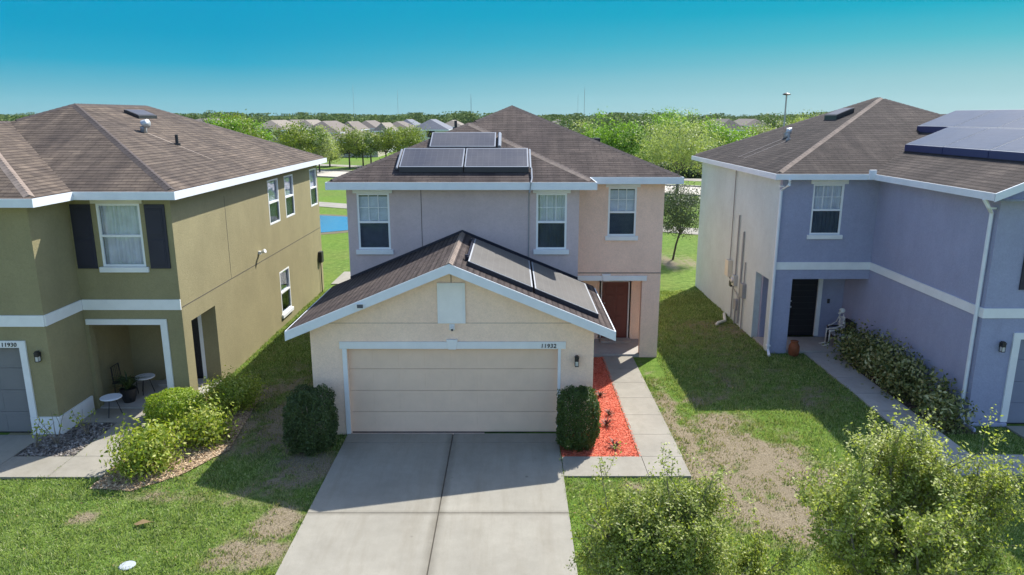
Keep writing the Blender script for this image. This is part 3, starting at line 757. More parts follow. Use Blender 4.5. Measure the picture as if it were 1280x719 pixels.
# roof
x0,x1,y0,y1=7.75,18.7,21.25,31.4; bxl=10.6; by0=15.8
w=(x1-x0)/2; cx=(x0+x1)/2; A=(cx,y0+w,e+SL*w); B=(cx,y1-w+.6,e+SL*w)
rb=(bxl+x1)/2; zb=e+SL*(x1-bxl)/2; jp=(rb,y0+(zb-e)/SL,zb)
B=(cx,y0+w+.35,e+SL*w)
m=MB()
m.face([(x0,y0,e),A,B,(x0,y1,e)][::-1]); m.face([(x0,y0,e),(bxl,y0,e),jp,A]); m.face([(bxl,y0,e),(bxl,by0,e),(rb,by0,zb),jp][::-1][::-1])
m.face([(rb,by0,zb),(x1,by0,e),(x1,y1,e),B,A,jp]); m.face([(x1,y1,e),(x0,y1,e),B])
rr=m.build('roof',M['shingle_r'],house_r,roofuv=True)
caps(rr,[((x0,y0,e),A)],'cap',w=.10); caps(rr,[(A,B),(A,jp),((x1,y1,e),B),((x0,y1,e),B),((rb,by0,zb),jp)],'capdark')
ol=[(x0,y0),(bxl,y0),(bxl,by0),(x1,by0),(x1,y1),(x0,y1)]
fascia(house_r,ol,e,h=.17,skip=(2,)); soffit(house_r,ol,5.49)
m=MB(); zr2=lambda x: e+SL*((x1-x1)/2+ (x1-bxl)/2-abs(x-rb))
m.prism([(bxl-.03,by0-.03,e-.19),(rb,by0-.03,zb-.19),(rb,by0-.03,zb-.006),(bxl-.03,by0-.03,e-.006)],(0,.03,0))
m.prism([(rb,by0-.03,zb-.19),(x1+.03,by0-.03,e-.19),(x1+.03,by0-.03,e-.006),(rb,by0-.03,zb-.006)],(0,.03,0))
m.box(10.42,10.60,21.12,21.218,e-.16,e+.12)
split(m,'rake_board',M['fascia'],rr)
m=MB(); m.face([(bxl,by0,e-.10),(rb,by0,zb-.10),(rb,16.2,zb-.10),(bxl,16.2,e-.10)]); m.face([(rb,by0,zb-.10),(x1,by0,e-.10),(x1,16.2,e-.10),(rb,16.2,zb-.10)]); split(m,'rake_soffit',M['white'],rr)
PV=lambda x,y: e+SL*(x-bxl)
for k in range(4):
    roof_panel(house_r,PV,12.05,13.28,22.45-2.0*(k+1)+.03,22.45-2.0*k,lift=.16,mat='panel_bl',skirt='23' if k==0 else '3',frame_t=.02,smat='skirtblue')
for k in range(4):
    roof_panel(house_r,PV,13.31,14.5,24.2-2.0*(k+1)+.03,24.2-2.0*k,lift=.16,mat='panel_bl',skirt='23' if k==0 else '3',frame_t=.02,smat='skirtblue')
m=MB(); m.tube([(14.4,20.2,PV(14.4,0)+.2),(14.35,20.0,PV(14.4,0)+.42),(14.3,19.7,PV(14.3,0)+.42),(14.2,19.4,PV(14.2,0)+.2)],.02,6); m.build('pipe_loop',M['alu'],house_r)
PX=lambda x,y: e+SL*(x-x0)
attic_vent(house_r,PX,11.4,12.0,26.0,27.0,.16)
goose_vent(house_r,PX,9.9,26.6,.14); pipe_vent(house_r,PX,9.75,25.9,.3,.04,'conduit')
m=MB()
for (ya,xa) in ((26.55,9.8),(25.85,9.65)):
    m.hexa([(8.2,ya-.02,PX(8.2,0)+.002),(xa,ya-.02,PX(xa,0)+.002),(xa,ya+.02,PX(xa,0)+.002),(8.2,ya+.02,PX(8.2,0)+.002),(8.2,ya-.02,PX(8.2,0)+.008),(xa,ya-.02,PX(xa,0)+.008),(xa,ya+.02,PX(xa,0)+.008),(8.2,ya+.02,PX(8.2,0)+.008)])
split(m,'runoff_streak',m_paint('pale_lime_streak',(.30,.27,.25),.9,.2),rr)
downspout(house_r,[(8.12,21.18,5.5),(8.12,21.2,5.35),(8.04,21.58,5.15),(8.04,21.58,.18),(8.0,21.3,.06)])
downspout(house_r,[(10.58,16.15,5.5),(10.7,16.15,5.32),(10.93,16.35,5.15),(10.93,16.35,.25),(10.9,16.1,.12)])
# ------------------------------------------------------------------ site
def flat(name, polys, mat, z, kind='structure', h=None, label=None):
    m=MB()
    for p in polys:
        if h: m.prism([(x,y,z-h) for x,y in p],(0,0,h))
        else: m.face([(x,y,z) for x,y in p])
    o=m.build(name,mat); tag(o,label,None,None,kind); return o
def rc(x0,x1,y0,y1): return [(x0,y0),(x1,y0),(x1,y1),(x0,y1)]

def fbm(x,y,s):
    return noise.fractal(Vector((x*s,y*s,3.1)),1.,2.,4,noise_basis='PERLIN_ORIGINAL')
blobs=[(-4.35,12.0,.38,.6,.85),(-4.6,10.9,.6,.45,.75),(-8.0,12.1,.35,.3,.4),(-6.9,12.8,1.1,.3,.4),(-4.5,14.0,.7,1.1,.6),(-5.5,12.8,.5,.35,.3),
 (5.2,14.0,1.2,2.0,.80),(4.9,16.4,1.0,.6,.5),(4.0,15.4,.28,3.2,.8),(5.2,12.2,1.3,1.0,.7),(4.1,13.1,.6,.35,.7),(-6.6,15.8,.5,1.8,.5),(2.6,13.2,1.6,.35,.3),
 (5.3,17.9,.7,.5,.4),(-6.3,18.5,1.5,3.,.30),(-5.6,16.2,.9,1.6,.6),(-6.3,25,1.6,4,.2),(6.6,19.2,1.6,1.6,.3),(6.6,23.5,1.5,3.2,.26),(8.,18.,1.,1.,.3),(-4.9,15.8,.35,1.5,.55),(6.5,13.2,.7,.8,.55),(7.6,24.3,.7,.7,.5),(6.9,20.3,.5,.5,.3),(8.5,35.8,.9,.7,.5)]
def dirt(x,y):
    v=0.
    for bx,by,rx,ry,a in blobs:
        d=((x-bx)/rx)**2+((y-by)/ry)**2
        if d<4: v=max(v,a*math.exp(-d*.8))
    n=fbm(x,y,1.1)*.5+fbm(x,y,4.)*.6
    return max(0.,min(1.,v*1.15+n*(.25+v) -.04))
def axis(a,b,st,outs): 
    l=[-x for x in outs if -x<a-1]; r=[x for x in outs if x>b+1]
    return sorted(l)+list(np.arange(a,b+1e-6,st))+sorted(r)
xs=axis(-14,14,.16,[20,35,60,120,300,900,1500])
ys=[-50,-30,-20,-10,4]+list(np.arange(8,31.01,.16))+[33,36,40,46,60,90,160,400,900,1400,1900]
nx,ny=len(xs),len(ys)
V=np.zeros((nx*ny,3));D=np.zeros(nx*ny); k=0
for yy in ys:
    for xx in xs:
        d=dirt(xx,yy) if abs(xx)<=14.1 and 7<yy<42 else 0.
        V[k]=(xx,yy,(fbm(xx,yy,.5)*.02-d*.012) if abs(xx)<14 and 8<yy<31 else 0); V[k,2]=min(V[k,2],.012); D[k]=d;k+=1
I=np.arange(nx*ny).reshape(ny,nx)
F=np.stack([I[:-1,:-1].ravel(),I[:-1,1:].ravel(),I[1:,1:].ravel(),I[1:,:-1].ravel()],1)
def m_lawn():
    t=NT('lawn_soil_and_turf'); n1=t.noise(.35,5,.65); n2=t.noise(3.5,5,.7); n3=t.noise(38,4,.75); n4=t.noise(.06,4,.6)
    a=t.new('ShaderNodeAttribute'); a.attribute_name='dirt'
    g=t.ramp(n2,[(.3,(.055,.095,.02)),(.5,(.11,.18,.035)),(.72,(.20,.27,.07))])
    g=t.mix(t.ramp(n1,[(.42,(0,0,0)),(.72,(.6,.6,.6))]),g,(.17,.19,.05))
    g=t.mix(t.ramp(n4,[(.40,(0,0,0)),(.6,(.55,.55,.55))]),g,(.11,.22,.02))
    g=t.mix(.85,g,t.ramp(n3,[(.28,(.42,.45,.38)),(.7,(1.5,1.45,1.4))]),'MULTIPLY')
    s=t.ramp(n3,[(.3,(.12,.095,.06)),(.55,(.26,.215,.145)),(.75,(.42,.355,.255))])
    f=t.math('MULTIPLY_ADD',a.outputs['Fac'],1.5); 
    f=t.math('ADD',t.math('MULTIPLY',a.outputs['Fac'],1.7),t.math('MULTIPLY',t.math('SUBTRACT',n2,.5),1.1))
    c=t.mix(t.ramp(f,[(.25,(0,0,0)),(.75,(1,1,1))]),g,s)
    t.col(c); t.rough(.95,.1); t.bump(n3,.9,.03); return t.mat
gnd=fast_mesh('lawn',V,F,m_lawn(),attr={'dirt':D}); tag(gnd,kind='structure')

def m_blade():
    t=NT('grass_blades'); g=t.new('ShaderNodeNewGeometry'); a=t.new('ShaderNodeAttribute'); a.attribute_name='dirt'
    n=t.noise(1.6,4,.65); n5=t.noise(.45,3,.6)
    n7=t.noise(7,4,.7); r=t.math('ADD',t.math('MULTIPLY',g.outputs['Random Per Island'],.45),t.math('ADD',t.math('MULTIPLY',n,.35),t.math('MULTIPLY',n7,.35)))
    c=t.ramp(r,[(.30,(.06,.09,.03)),(.47,(.165,.235,.07)),(.62,(.30,.385,.13)),(.85,(.52,.55,.29))])
    c=t.mix(t.ramp(n5,[(.5,(0,0,0)),(.75,(.4,.4,.4))]),c,(.20,.21,.06))
    f=t.math('ADD',t.math('MULTIPLY',a.outputs['Fac'],1.3),t.math('MULTIPLY',t.math('SUBTRACT',g.outputs['Random Per Island'],.5),.9))
    c=t.mix(t.ramp(f,[(.25,(0,0,0)),(.75,(1,1,1))]),c,(.33,.285,.165))
    t.col(c); t.rough(.6,.25)
    tr=t.new('ShaderNodeBsdfTranslucent'); t.link(t.mix(1.,c,(1.2,1.3,.6),'MULTIPLY'),tr.inputs['Color'])
    ms=t.new('ShaderNodeMixShader'); ms.inputs[0].default_value=.35; t.link(t.b.outputs[0],ms.inputs[1]); t.link(tr.outputs[0],ms.inputs[2]); t.link(ms.outputs[0],t.n['Material Output'].inputs['Surface']); return t.mat
excl=[(-3.85,1.07,0,15.8),(1.07,3.72,13.6,14.55),(2.75,3.72,13.6,21.3),(1.05,2.8,14.5,21.3),(-4.6,1.9,15.7,20),(-4.5,4.5,19.5,31.2),(-10.6,-8.15,16.3,31),(-17,-8.15,15.7,31),
 (-9.6,-8.5,13.55,17),(-14,-9.6,13.55,14.5),(-11,-9.6,14.5,16.4),(-17,-10.95,0,15.8),(8.1,11,21.6,31),(11,18.4,16.2,31),(9.2,10.15,13.65,21.7),(10.1,18,13.65,14.6),(10,11,15.9,21.7),(-17,-13.5,8,14)]
mulchpoly=[(-8.5,13.15),(-7.6,13.05),(-6.9,13.75),(-6.35,14.9),(-6.7,17.9),(-8.1,18.6),(-8.5,17)]
def inpoly(x,y,P):
    c=np.zeros(len(x),bool); n=len(P)
    for i in range(n):
        x1,y1=P[i];x2,y2=P[(i+1)%n]
        m=((y1>y)!=(y2>y))&(x<(x2-x1)*(y-y1)/(y2-y1+1e-12)+x1); c^=m
    return c
def blades():
    N=620000
    x=rng.uniform(-11.5,11.8,N); y=8.6+21.5*rng.random(N)**1.25
    # inside the view
    dep=y*.9729+7.3*.2312; ok=(np.abs(x)<.745*dep)&(y>9.4)
    for a,b,c,d in excl: ok&=~((x>a+.035)&(x<b-.035)&(y>c+.035)&(y<d-.035))
    ok&=~inpoly(x,y,mulchpoly)
    x=x[ok];y=y[ok]
    gx0,gy0=-14,8; 
    fx=((x-gx0)/.16).astype(int); fy=((y-gy0)/.16).astype(int)
    base=np.array([i for i,v in enumerate(xs) if abs(v-gx0)<1e-6][0]); by=5
    DD=D.reshape(ny,nx); ZZ=V[:,2].reshape(ny,nx)
    d=DD[np.clip(fy+by,0,ny-1),np.clip(fx+base,0,nx-1)]; z=ZZ[np.clip(fy+by,0,ny-1),np.clip(fx+base,0,nx-1)]
    keep=rng.random(len(x))<np.clip(1.05-1.15*d,.06,1); x=x[keep];y=y[keep];d=d[keep];z=z[keep]
    n=len(x); h=rng.uniform(.025,.07,n)*(1-.45*d); cl=np.sin(x*5.1+1.7*np.sin(y*3.3))*np.sin(y*4.7+2.1*np.sin(x*2.9)); h*=1+.45*cl+(rng.random(n)<.02)*.9; w=rng.uniform(.007,.013,n)*(1+.04*(y-9)); a=rng.uniform(0,2*np.pi,n); ln=rng.uniform(.0,.05,n); la=rng.uniform(0,2*np.pi,n)
    V3=np.zeros((n,3,3)); dx=np.cos(a)*w;dy=np.sin(a)*w
    V3[:,0]=np.stack([x-dx,y-dy,z-.005],1); V3[:,1]=np.stack([x+dx,y+dy,z-.005],1); V3[:,2]=np.stack([x+np.cos(la)*ln,y+np.sin(la)*ln,z+h],1)
    F=np.arange(n*3).reshape(n,3)
    o=fast_mesh('grass',V3.reshape(-1,3),F,m_blade(),attr={'dirt':np.repeat(d,3)})
    tag(o,'short lime and straw coloured grass blades covering the front lawns','grass',kind='stuff')
    print('blades',n)
blades()

# paving
g=.006
dw=[]
for a,b in ((-3.85,-1.395),(-1.372,1.07)):
    for c,d in ((15.2,15.68),(12.2,15.19),(8.2,12.185),(3.0,8.185)): dw.append(rc(a,b,c,d))
flat('driveway',dw,M['conc'],.045,h=.06)
flat('driveway_joint',[rc(-3.84,1.06,3.0,15.67)],M['joint'],.022)
ww=[]
yy=14.55
ww+= [rc(1.085,1.95,13.62,14.5),rc(1.962,2.83,13.62,14.5),rc(2.842,3.72,13.62,14.5)]
for i in range(6): ww.append(rc(2.80,3.74,14.512+i*1.13,14.50+(i+1)*1.13))
ww.append(rc(1.9,4.1,21.0,21.297)) ; ww=ww[:-1]
flat('walkway',ww,M['conc2'],.045,h=.06)
flat('walkway_joint',[rc(1.09,3.7,13.65,14.5),rc(2.82,3.72,14.5,21.25)],M['joint'],.024)
flat('walkway',[rc(-9.6,-8.5,13.57,14.5),rc(-9.6,-8.5,14.512,15.4),rc(-9.6,-8.5,15.412,16.29),rc(-10.56,-8.45,16.3,17.14),rc(-10.93,-9.612,13.57,14.49)],M['conc2'],.05,h=.06)
flat('walkway_joint',[rc(-9.59,-8.52,13.6,16.3)],M['joint'],.024)
flat('neighbour_driveway',[rc(-17,-10.95,3,15.6)],M['conc'],.045,h=.06)
wr=[rc(9.22,10.12,14.61+i*1.2,14.60+(i+1)*1.2-.01) for i in range(5)]+[rc(9.22,10.6,20.61,21.65),rc(9.22,10.3,13.68,14.59),rc(10.312,11.9,13.68,14.59),rc(11.912,18,13.68,14.59)]
flat('walkway',wr,M['concg'],.045,h=.06)
flat('walkway_joint',[rc(9.24,10.1,13.7,21.6),rc(10,18,13.7,14.55)],M['joint'],.024)
flat('neighbour_driveway',[rc(11.9,17.2,3,13.66),rc(11.9,17.2,14.6,16.1)],M['conc'],.044,h=.06)
flat('patio',[rc(-8.05,-4.2,31.2,33.8)],M['conc2'],.05,h=.06)
def strip(ax,ay,bx,by,w):  # centre line a->b
    d=Vector((bx-ax,by-ay)).normalized(); n=Vector((-d.y,d.x))*w/2
    return [(ax-n.x,ay-n.y),(bx-n.x,by-n.y),(bx+n.x,by+n.y),(ax+n.x,ay+n.y)]
sl=-.526
def ln(y0,w,xa=-150,xb=120): return [strip(xa,y0+sl*xa,xb,y0+sl*xb,w)]
flat('road',ln(82.2,9.5),M['road'],.02); flat('kerb',ln(87.2,.5)+ln(77.2,.5),M['conc2'],.14,h=.2)
flat('pavement',ln(96.8,3.4),M['conc2'],.03); flat('pavement',ln(52.7,2.6),M['conc2'],.03)
ponds=[]
P=[]
for i in range(40):
    t=2*math.pi*i/40; P.append((-27+18.5*math.cos(t)*(1+.03*math.sin(5*t)), 49.5+6.2*math.sin(t)*(1+.05*math.sin(3*t)) - .0*math.cos(t)))
flat('pond_bank',[[(x*1.0+(x+27)*.05,49.5+(y-49.5)*1.14) for x,y in P]],m_concrete('muddy_bank',(.15,.125,.075),(.08,.07,.04),2),.012)
flat('pond',[P],M['water'],.03)

# mulch beds
flat('red_mulch_bed',[[(1.09,14.52),(2.78,14.52),(2.78,21.2),(1.89,21.2),(1.89,15.69),(1.09,15.69)]],M['redmulch'],.035)
flat('gravel_bed',[[(-10.92,14.52),(-9.62,14.52),(-9.62,16.28),(-10.53,16.28),(-10.53,15.64),(-10.92,15.64)]],M['gravel'],.02)
flat('bark_bed',[mulchpoly],M['woodmulch'],.018)
flat('soil_bed',[rc(10.15,10.99,15.7,20.9)],m_mulch('dark_soil',(.03,.022,.018),(.07,.05,.04),(.14,.11,.08)),.02)

def leaf_quads(C,L,Wd,Nrm=None,bias=0.,fold=0):
    """C centres, L lengths, Wd widths; random orientation biased to Nrm"""
    n=len(C); d=rng.normal(size=(n,3)); 
    nr=rng.normal(size=(n,3))
    if Nrm is not None: nr=nr*(1-bias)+Nrm*bias*1.8
    nr/=np.linalg.norm(nr,axis=1,keepdims=True)+1e-9
    a=np.cross(nr,d); a/=np.linalg.norm(a,axis=1,keepdims=True)+1e-9; b=np.cross(nr,a)
    L=np.asarray(L).reshape(-1,1)*np.ones((n,1)); Wd=np.asarray(Wd).reshape(-1,1)*np.ones((n,1))
    V=np.stack([C-a*L/2,C+b*Wd/2-a*L*.05,C+a*L/2+nr*L*.12,C-b*Wd/2-a*L*.05],1).reshape(-1,3)
    return V,np.arange(n*4).reshape(n,4)
def chips(name,label,mat,n,region,L,Wd,z=.03,inside=None):
    x=rng.uniform(region[0],region[1],n); y=rng.uniform(region[2],region[3],n)
    if inside is not None: k=inside(x,y); x=x[k];y=y[k]
    C=np.stack([x,y,z+rng.uniform(0,.02,len(x))],1)
    V,F=leaf_quads(C,rng.uniform(.5,1.2,len(x))*L,rng.uniform(.5,1.2,len(x))*Wd,np.tile([0,0,1.],(len(x),1)),.6)
    o=fast_mesh(name,V,F,mat); tag(o,label,'mulch',kind='stuff'); return o
chips('red_mulch','bright red wood chips filling the narrow bed beside the front walk','x' and M['chip'],18500,(1.09,2.84,14.50,21.2),.055,.02,.035,lambda x,y:~((x<1.89)&(y>15.69)))
chips('bark_mulch','tan bark chips scattered under the yellow-green shrubs',M['woodchip'],11000,(-8.6,-6.3,13.0,18.6),.06,.03,.02,lambda x,y:inpoly(x,y,mulchpoly))
chips('river_pebbles','grey pebbles in the bed beside the neighbouring garage',M['pebble'],3500,(-10.92,-9.63,14.53,16.27),.07,.06,.025,lambda x,y:~((x<-10.53)&(y>15.64)))

def onlawn(x,y):
    ok=np.ones(len(x),bool)
    for a,b,c,d in excl: ok&=~((x>a)&(x<b)&(y>c)&(y<d))
    return ok&~inpoly(x,y,mulchpoly)
o=chips('leaf_litter','small brown fallen leaves and twigs scattered over the front lawns',M['drygrass'],1500,(-11,11.5,9.5,28),.05,.03,.03,onlawn)
o['category']='fallen leaves'
# ------------------------------------------------------------------ plants
def stems(par,base,h,r,n,mat,name='stem',rad=.012):
    m=MB()
    for i in range(n):
        a=rng.uniform(0,6.28); rr=r*rng.uniform(.3,.95); p=Vector(base)
        pts=[p+Vector((math.cos(a)*.05,math.sin(a)*.05,-.03))]
        for k in range(1,5):
            t=k/4; pts.append(p+Vector((math.cos(a)*rr*t**1.3+rng.uniform(-.03,.03),math.sin(a)*rr*t**1.3+rng.uniform(-.03,.03),h*.85*t)))
        m.tube(pts,[rad*(1.2-.2*k) for k in range(5)],5)
    return m.build(name,mat,par)
def shrub(label,x,y,rx,ry,h,n,leaf,mat,group=None,boxy=2.,z0=.05,name='shrub',clump=0,shell=.35,bias=.5,stemmat=None,seed=0,cat='shrub'):
    root=empty(name,(x,y,0),label,cat,group)
    th=rng.uniform(0,2*np.pi,n); u=rng.uniform(-1,1,n); s=np.sqrt(1-u*u)
    d=np.stack([s*np.cos(th),s*np.sin(th),u],1)
    # superellipsoid radius
    p=boxy; rad=(np.abs(d[:,0])**p+np.abs(d[:,1])**p+np.abs(d[:,2])**p)**(-1/p)
    nz=np.array([noise.fractal(Vector((float(v[0])*2.1+seed*7.3,float(v[1])*2.1,float(v[2])*2.1)),1.,2.,3) for v in d[:min(n,4000)]])
    nz=np.resize(nz,n) if n>4000 else nz
    if n>4000:
        nz=np.array([noise.noise(Vector((float(v[0])*2.6+seed*7.3,float(v[1])*2.6,float(v[2])*2.6))) for v in d])
    q=1-shell*rng.random(n)**1.6
    nz2=np.array([noise.noise(Vector((float(v[0])*7+seed,float(v[1])*7,float(v[2])*7))) for v in d]); rr=rad*(1+.17*nz+.11*nz2)*q
    C=d*rr[:,None]*np.array([rx,ry,h/2]); C[:,2]+=h/2
    if clump:
        k=rng.integers(0,n,clump); cc=C[k]; idx=rng.integers(0,clump,n); C=cc[idx]+rng.normal(size=(n,3))*leaf*1.6
        dn=d[k][idx]
    else: dn=d
    C[:,2]=np.maximum(C[:,2],.03)+z0*.0; C+=np.array([x,y,.0])
    V,F=leaf_quads(C,rng.uniform(.7,1.3,n)*leaf,rng.uniform(.7,1.3,n)*leaf*.5,dn,bias)
    fo=fast_mesh('foliage',V,F,mat,root)
    stems(root,(x,y,0),h,min(rx,ry),9,stemmat or M['twig'])
    return root
shrub('clipped dark green shrub left of the cream garage door',-4.48,14.95,.55,.50,1.42,26000,.045,M['leaf_dark'],'clipped shrubs flanking the garage',boxy=3.2,seed=1,shell=.25,bias=.35)
shrub('clipped sunlit green shrub right of the cream garage door',1.48,15.02,.46,.42,1.42,22000,.045,M['leaf_mid'],'clipped shrubs flanking the garage',boxy=3.6,seed=2,shell=.25,bias=.35)
gl='shrubs in the bark bed by the olive house'
shrub('nearest yellow-green broad-leaved shrub, at the corner of the olive house walkway',-7.72,13.95,.64,.56,.92,3600,.095,M['leaf_varieg'],gl,clump=230,shell=.75,seed=3)
shrub('yellow-green leggy shrub in the middle of the tan bark bed',-7.05,15.35,.60,.52,.80,2900,.095,M['leaf_varieg'],gl,clump=190,shell=.75,seed=4)
shrub('rounded lime fine-leaved shrub beside the olive house porch',-8.05,16.1,.72,.60,.98,17000,.05,M['leaf_lime'],gl,seed=5,shell=.3)
shrub('shaded shrub at the far end of the bark bed, under the olive side opening',-7.15,17.3,.66,.60,.80,6500,.07,M['leaf_varieg'],gl,clump=900,shell=.5,seed=6)
gl='shrubs along the blue house walkway'
for i,(x,y,r,h,lb) in enumerate(((10.42,20.85,.42,1.0,'mottled olive shrub nearest the blue house porch'),(10.50,19.92,.42,1.0,'second mottled olive shrub from the blue house porch'),(10.50,18.98,.46,1.12,'mottled olive shrub at the middle of the blue wall'),
   (10.50,18.05,.42,1.0,'fourth mottled olive shrub from the blue house porch, before the gap'),(10.62,16.95,.34,1.0,'thin mottled shrub after the gap on the blue wall'),(10.40,16.15,.38,.72,'low sparse mottled shrub at the foot of the blue house downspout'))):
    shrub(lb,x,y,r,r,h,1700 if i<4 else 900,.12,M['leaf_croton'],gl,clump=(150 if i<4 else 60),shell=.6,seed=10+i)
def sparse_plant(label,x,y,h,n,seed,mat=M['leaf_varieg'],nl=60,leaf=.09,name='leggy_shrub',group=None,spread=.35):
    root=empty(name,(x,y,0),label,'shrub',group); m=MB(); C=[]
    for i in range(n):
        a=rng.uniform(0,6.28); p=Vector((x,y,0)); pts=[p.copy()]; dr=Vector((math.cos(a)*spread,math.sin(a)*spread,.9))
        for k in range(6):
            dr+=Vector((rng.normal()*.16,rng.normal()*.16,.02)); p=p+dr.normalized()*h/5.2; pts.append(p.copy())
        m.tube(pts,[.013,.012,.010,.008,.006,.005,.003],5)
        for q in range(nl//n):
            k=rng.uniform(3.2,6); b=pts[int(k)] ; C.append(b+Vector(rng.normal(size=3))*.07)
    m.build('stem',M['twig'],root)
    V,F=leaf_quads(np.array([tuple(c) for c in C]),leaf,leaf*.5); fast_mesh('foliage',V,F,mat,root)
    return root
gb='leggy shrubs in the pebble bed'
sparse_plant('leggy shrub with a few leaves in the pebbles, nearest the grey garage door',-10.75,14.95,.62,4,1,group=gb,nl=44)
sparse_plant('almost bare twiggy shrub in the middle of the pebble bed',-10.35,15.15,.72,5,2,group=gb,nl=22)
sparse_plant('leggy shrub with a leafy top at the porch end of the pebble bed',-9.95,15.65,.68,4,3,group=gb,nl=40)
def rosette(label,x,y,mat,group,s=.22,n=16):
    root=empty('spiky_plant',(x,y,.03),label,'plant',group); m=MB()
    for i in range(n):
        a=i*2.4; e_=rng.uniform(.2,1.2); L=s*rng.uniform(.7,1.1); d=Vector((math.cos(a),math.sin(a),0)); sd=Vector((-d.y,d.x,0))*.016
        o=Vector((x,y,.04)); p1=o+d*L*.5*math.cos(e_)+Vector((0,0,L*.5*math.sin(e_)+.02)); p2=o+d*L*math.cos(e_*.6)+Vector((0,0,L*.75*math.sin(e_)))
        m.face([o-sd,o+sd,p1+sd,p1-sd]); m.face([p1-sd,p1+sd,p2])
    m.build('foliage',mat,root); return root
gr_='small dark plants in the red mulch'
rosette('small dark spiky plant at the near end of the red mulch bed',2.32,14.95,M['bromeliad'],gr_,.28)
rosette('small dark red plant in the red mulch, second from the near end',2.28,16.1,M['bromeliad'],gr_,.30)
rosette('small dark plant in the red mulch between garage corner and walk',2.42,16.75,M['brown_leaf'],gr_,.22)
rosette('small dark plant at the porch end of the red mulch',2.35,18.0,M['brown_leaf'],gr_,.24)

# foreground trees
def grow_tree(label,name,x,y,fork,cx,cy,cz,rx,ry,rz,n1,n2,n3,leaf,mat,seed,lpt=85,group=None,up=.9):
    rg=np.random.default_rng(seed); root=empty(name,(x,y,0),label,'tree',group)
    br=MB(); C=[];N=[]
    def inside(p,k=1.): return ((p[0]-cx)/rx)**2+((p[1]-cy)/ry)**2+((p[2]-cz)/rz)**2<k
    def path(p,d,L,segs,wob,upf):
        pts=[p.copy()]
        for i in range(segs):
            d=d+rg.normal(size=3)*wob; d[2]+=upf/segs; d/=np.linalg.norm(d); p=p+d*L/segs; pts.append(p.copy())
        return pts,d
    top=np.array([x+.05,y,fork]); br.tube([(x,y,-.05),(x+.03,y+.02,fork*.5),tuple(top)],[.085,.07,.062],10)
    for i in range(n1):
        a=2*np.pi*i/n1+rg.uniform(-.3,.3); el=rg.uniform(.35,1.25)
        d=np.array([np.cos(a)*np.cos(el),np.sin(a)*np.cos(el),np.sin(el)])
        tgt=np.array([cx,cy,cz])+d*np.array([rx,ry,rz])*.72
        L=np.linalg.norm(tgt-top); d0=(tgt-top)/L
        p1,_=path(top.copy(),d0,L,8,.09,.0); br.tube([tuple(q) for q in p1],[.032*(1-.095*k) for k in range(9)],6)
        for j in range(n2):
            k=rg.integers(2,9); p=p1[k]; dd=(p-np.array([cx,cy,cz-.4])); dd/=np.linalg.norm(dd)+1e-6
            dd=dd*.8+rg.normal(size=3)*.55+np.array([0,0,up*.35]); dd/=np.linalg.norm(dd)
            L2=rg.uniform(.45,.95)*min(rx,rz)*.75; p2,d2=path(p.copy(),dd,L2,6,.14,.25)
            br.tube([tuple(q) for q in p2],[.011*(1-.12*k) for k in range(7)],4,cap=False)
            for m_ in range(n3):
                k=rg.integers(1,7); q=p2[k]; dq=d2+rg.normal(size=3)*.75+np.array([0,0,up*(1.3 if rg.random()<.3 else .5)]); dq/=np.linalg.norm(dq)
                long=rg.random()<.14; L3=rg.uniform(.25,.5)*(1.7 if long else 1)
                p3,_=path(q.copy(),dq,L3,5,.12,.3)
                if not inside(p3[-1],1.35 if long else 1.05): 
                    if rg.random()<.55: continue
                    p3=p3[:4]
                br.tube([tuple(v) for v in p3],[.004]+[.0025]*(len(p3)-1),3,cap=False)
                nl=int(lpt*(len(p3)-1)/5*(1.3 if long else 1)); t=rg.random(nl)*(len(p3)-1); ii=np.minimum(t.astype(int),len(p3)-2); f=(t-ii)[:,None]
                P=np.array(p3); base=P[ii]*(1-f)+P[ii+1]*f; C.append(base+rg.normal(size=(nl,3))*leaf*.75)
    C=np.concatenate(C); n=len(C); dn=C-np.array([cx,cy,cz]); dn/=np.linalg.norm(dn,axis=1,keepdims=True); dn[:,2]+=.5
    V,F=leaf_quads(C,rg.uniform(.6,1.3,n)*leaf,rg.uniform(.6,1.2,n)*leaf*.55,dn,.4)
    br.build('trunk',M['twig'],root); fast_mesh('crown',V,F,mat,root); print(label,n)
    return root
grow_tree('large young olive-green tree with upright arching shoots in front of the blue house','young_tree',4.9,8.1,1.0, 4.80,8.25,2.0,1.95,1.45,1.38, 14,10,11,.048,M['leaf_front'],3,lpt=52,group='young trees in the front verge')
grow_tree('smaller dense olive-green tree in front of the red mulch walk','young_tree',1.95,7.8,1.0, 1.98,7.95,1.75,1.25,1.0,1.14, 13,11,11,.046,M['leaf_front2'],5,lpt=66,group='young trees in the front verge',up=.7)

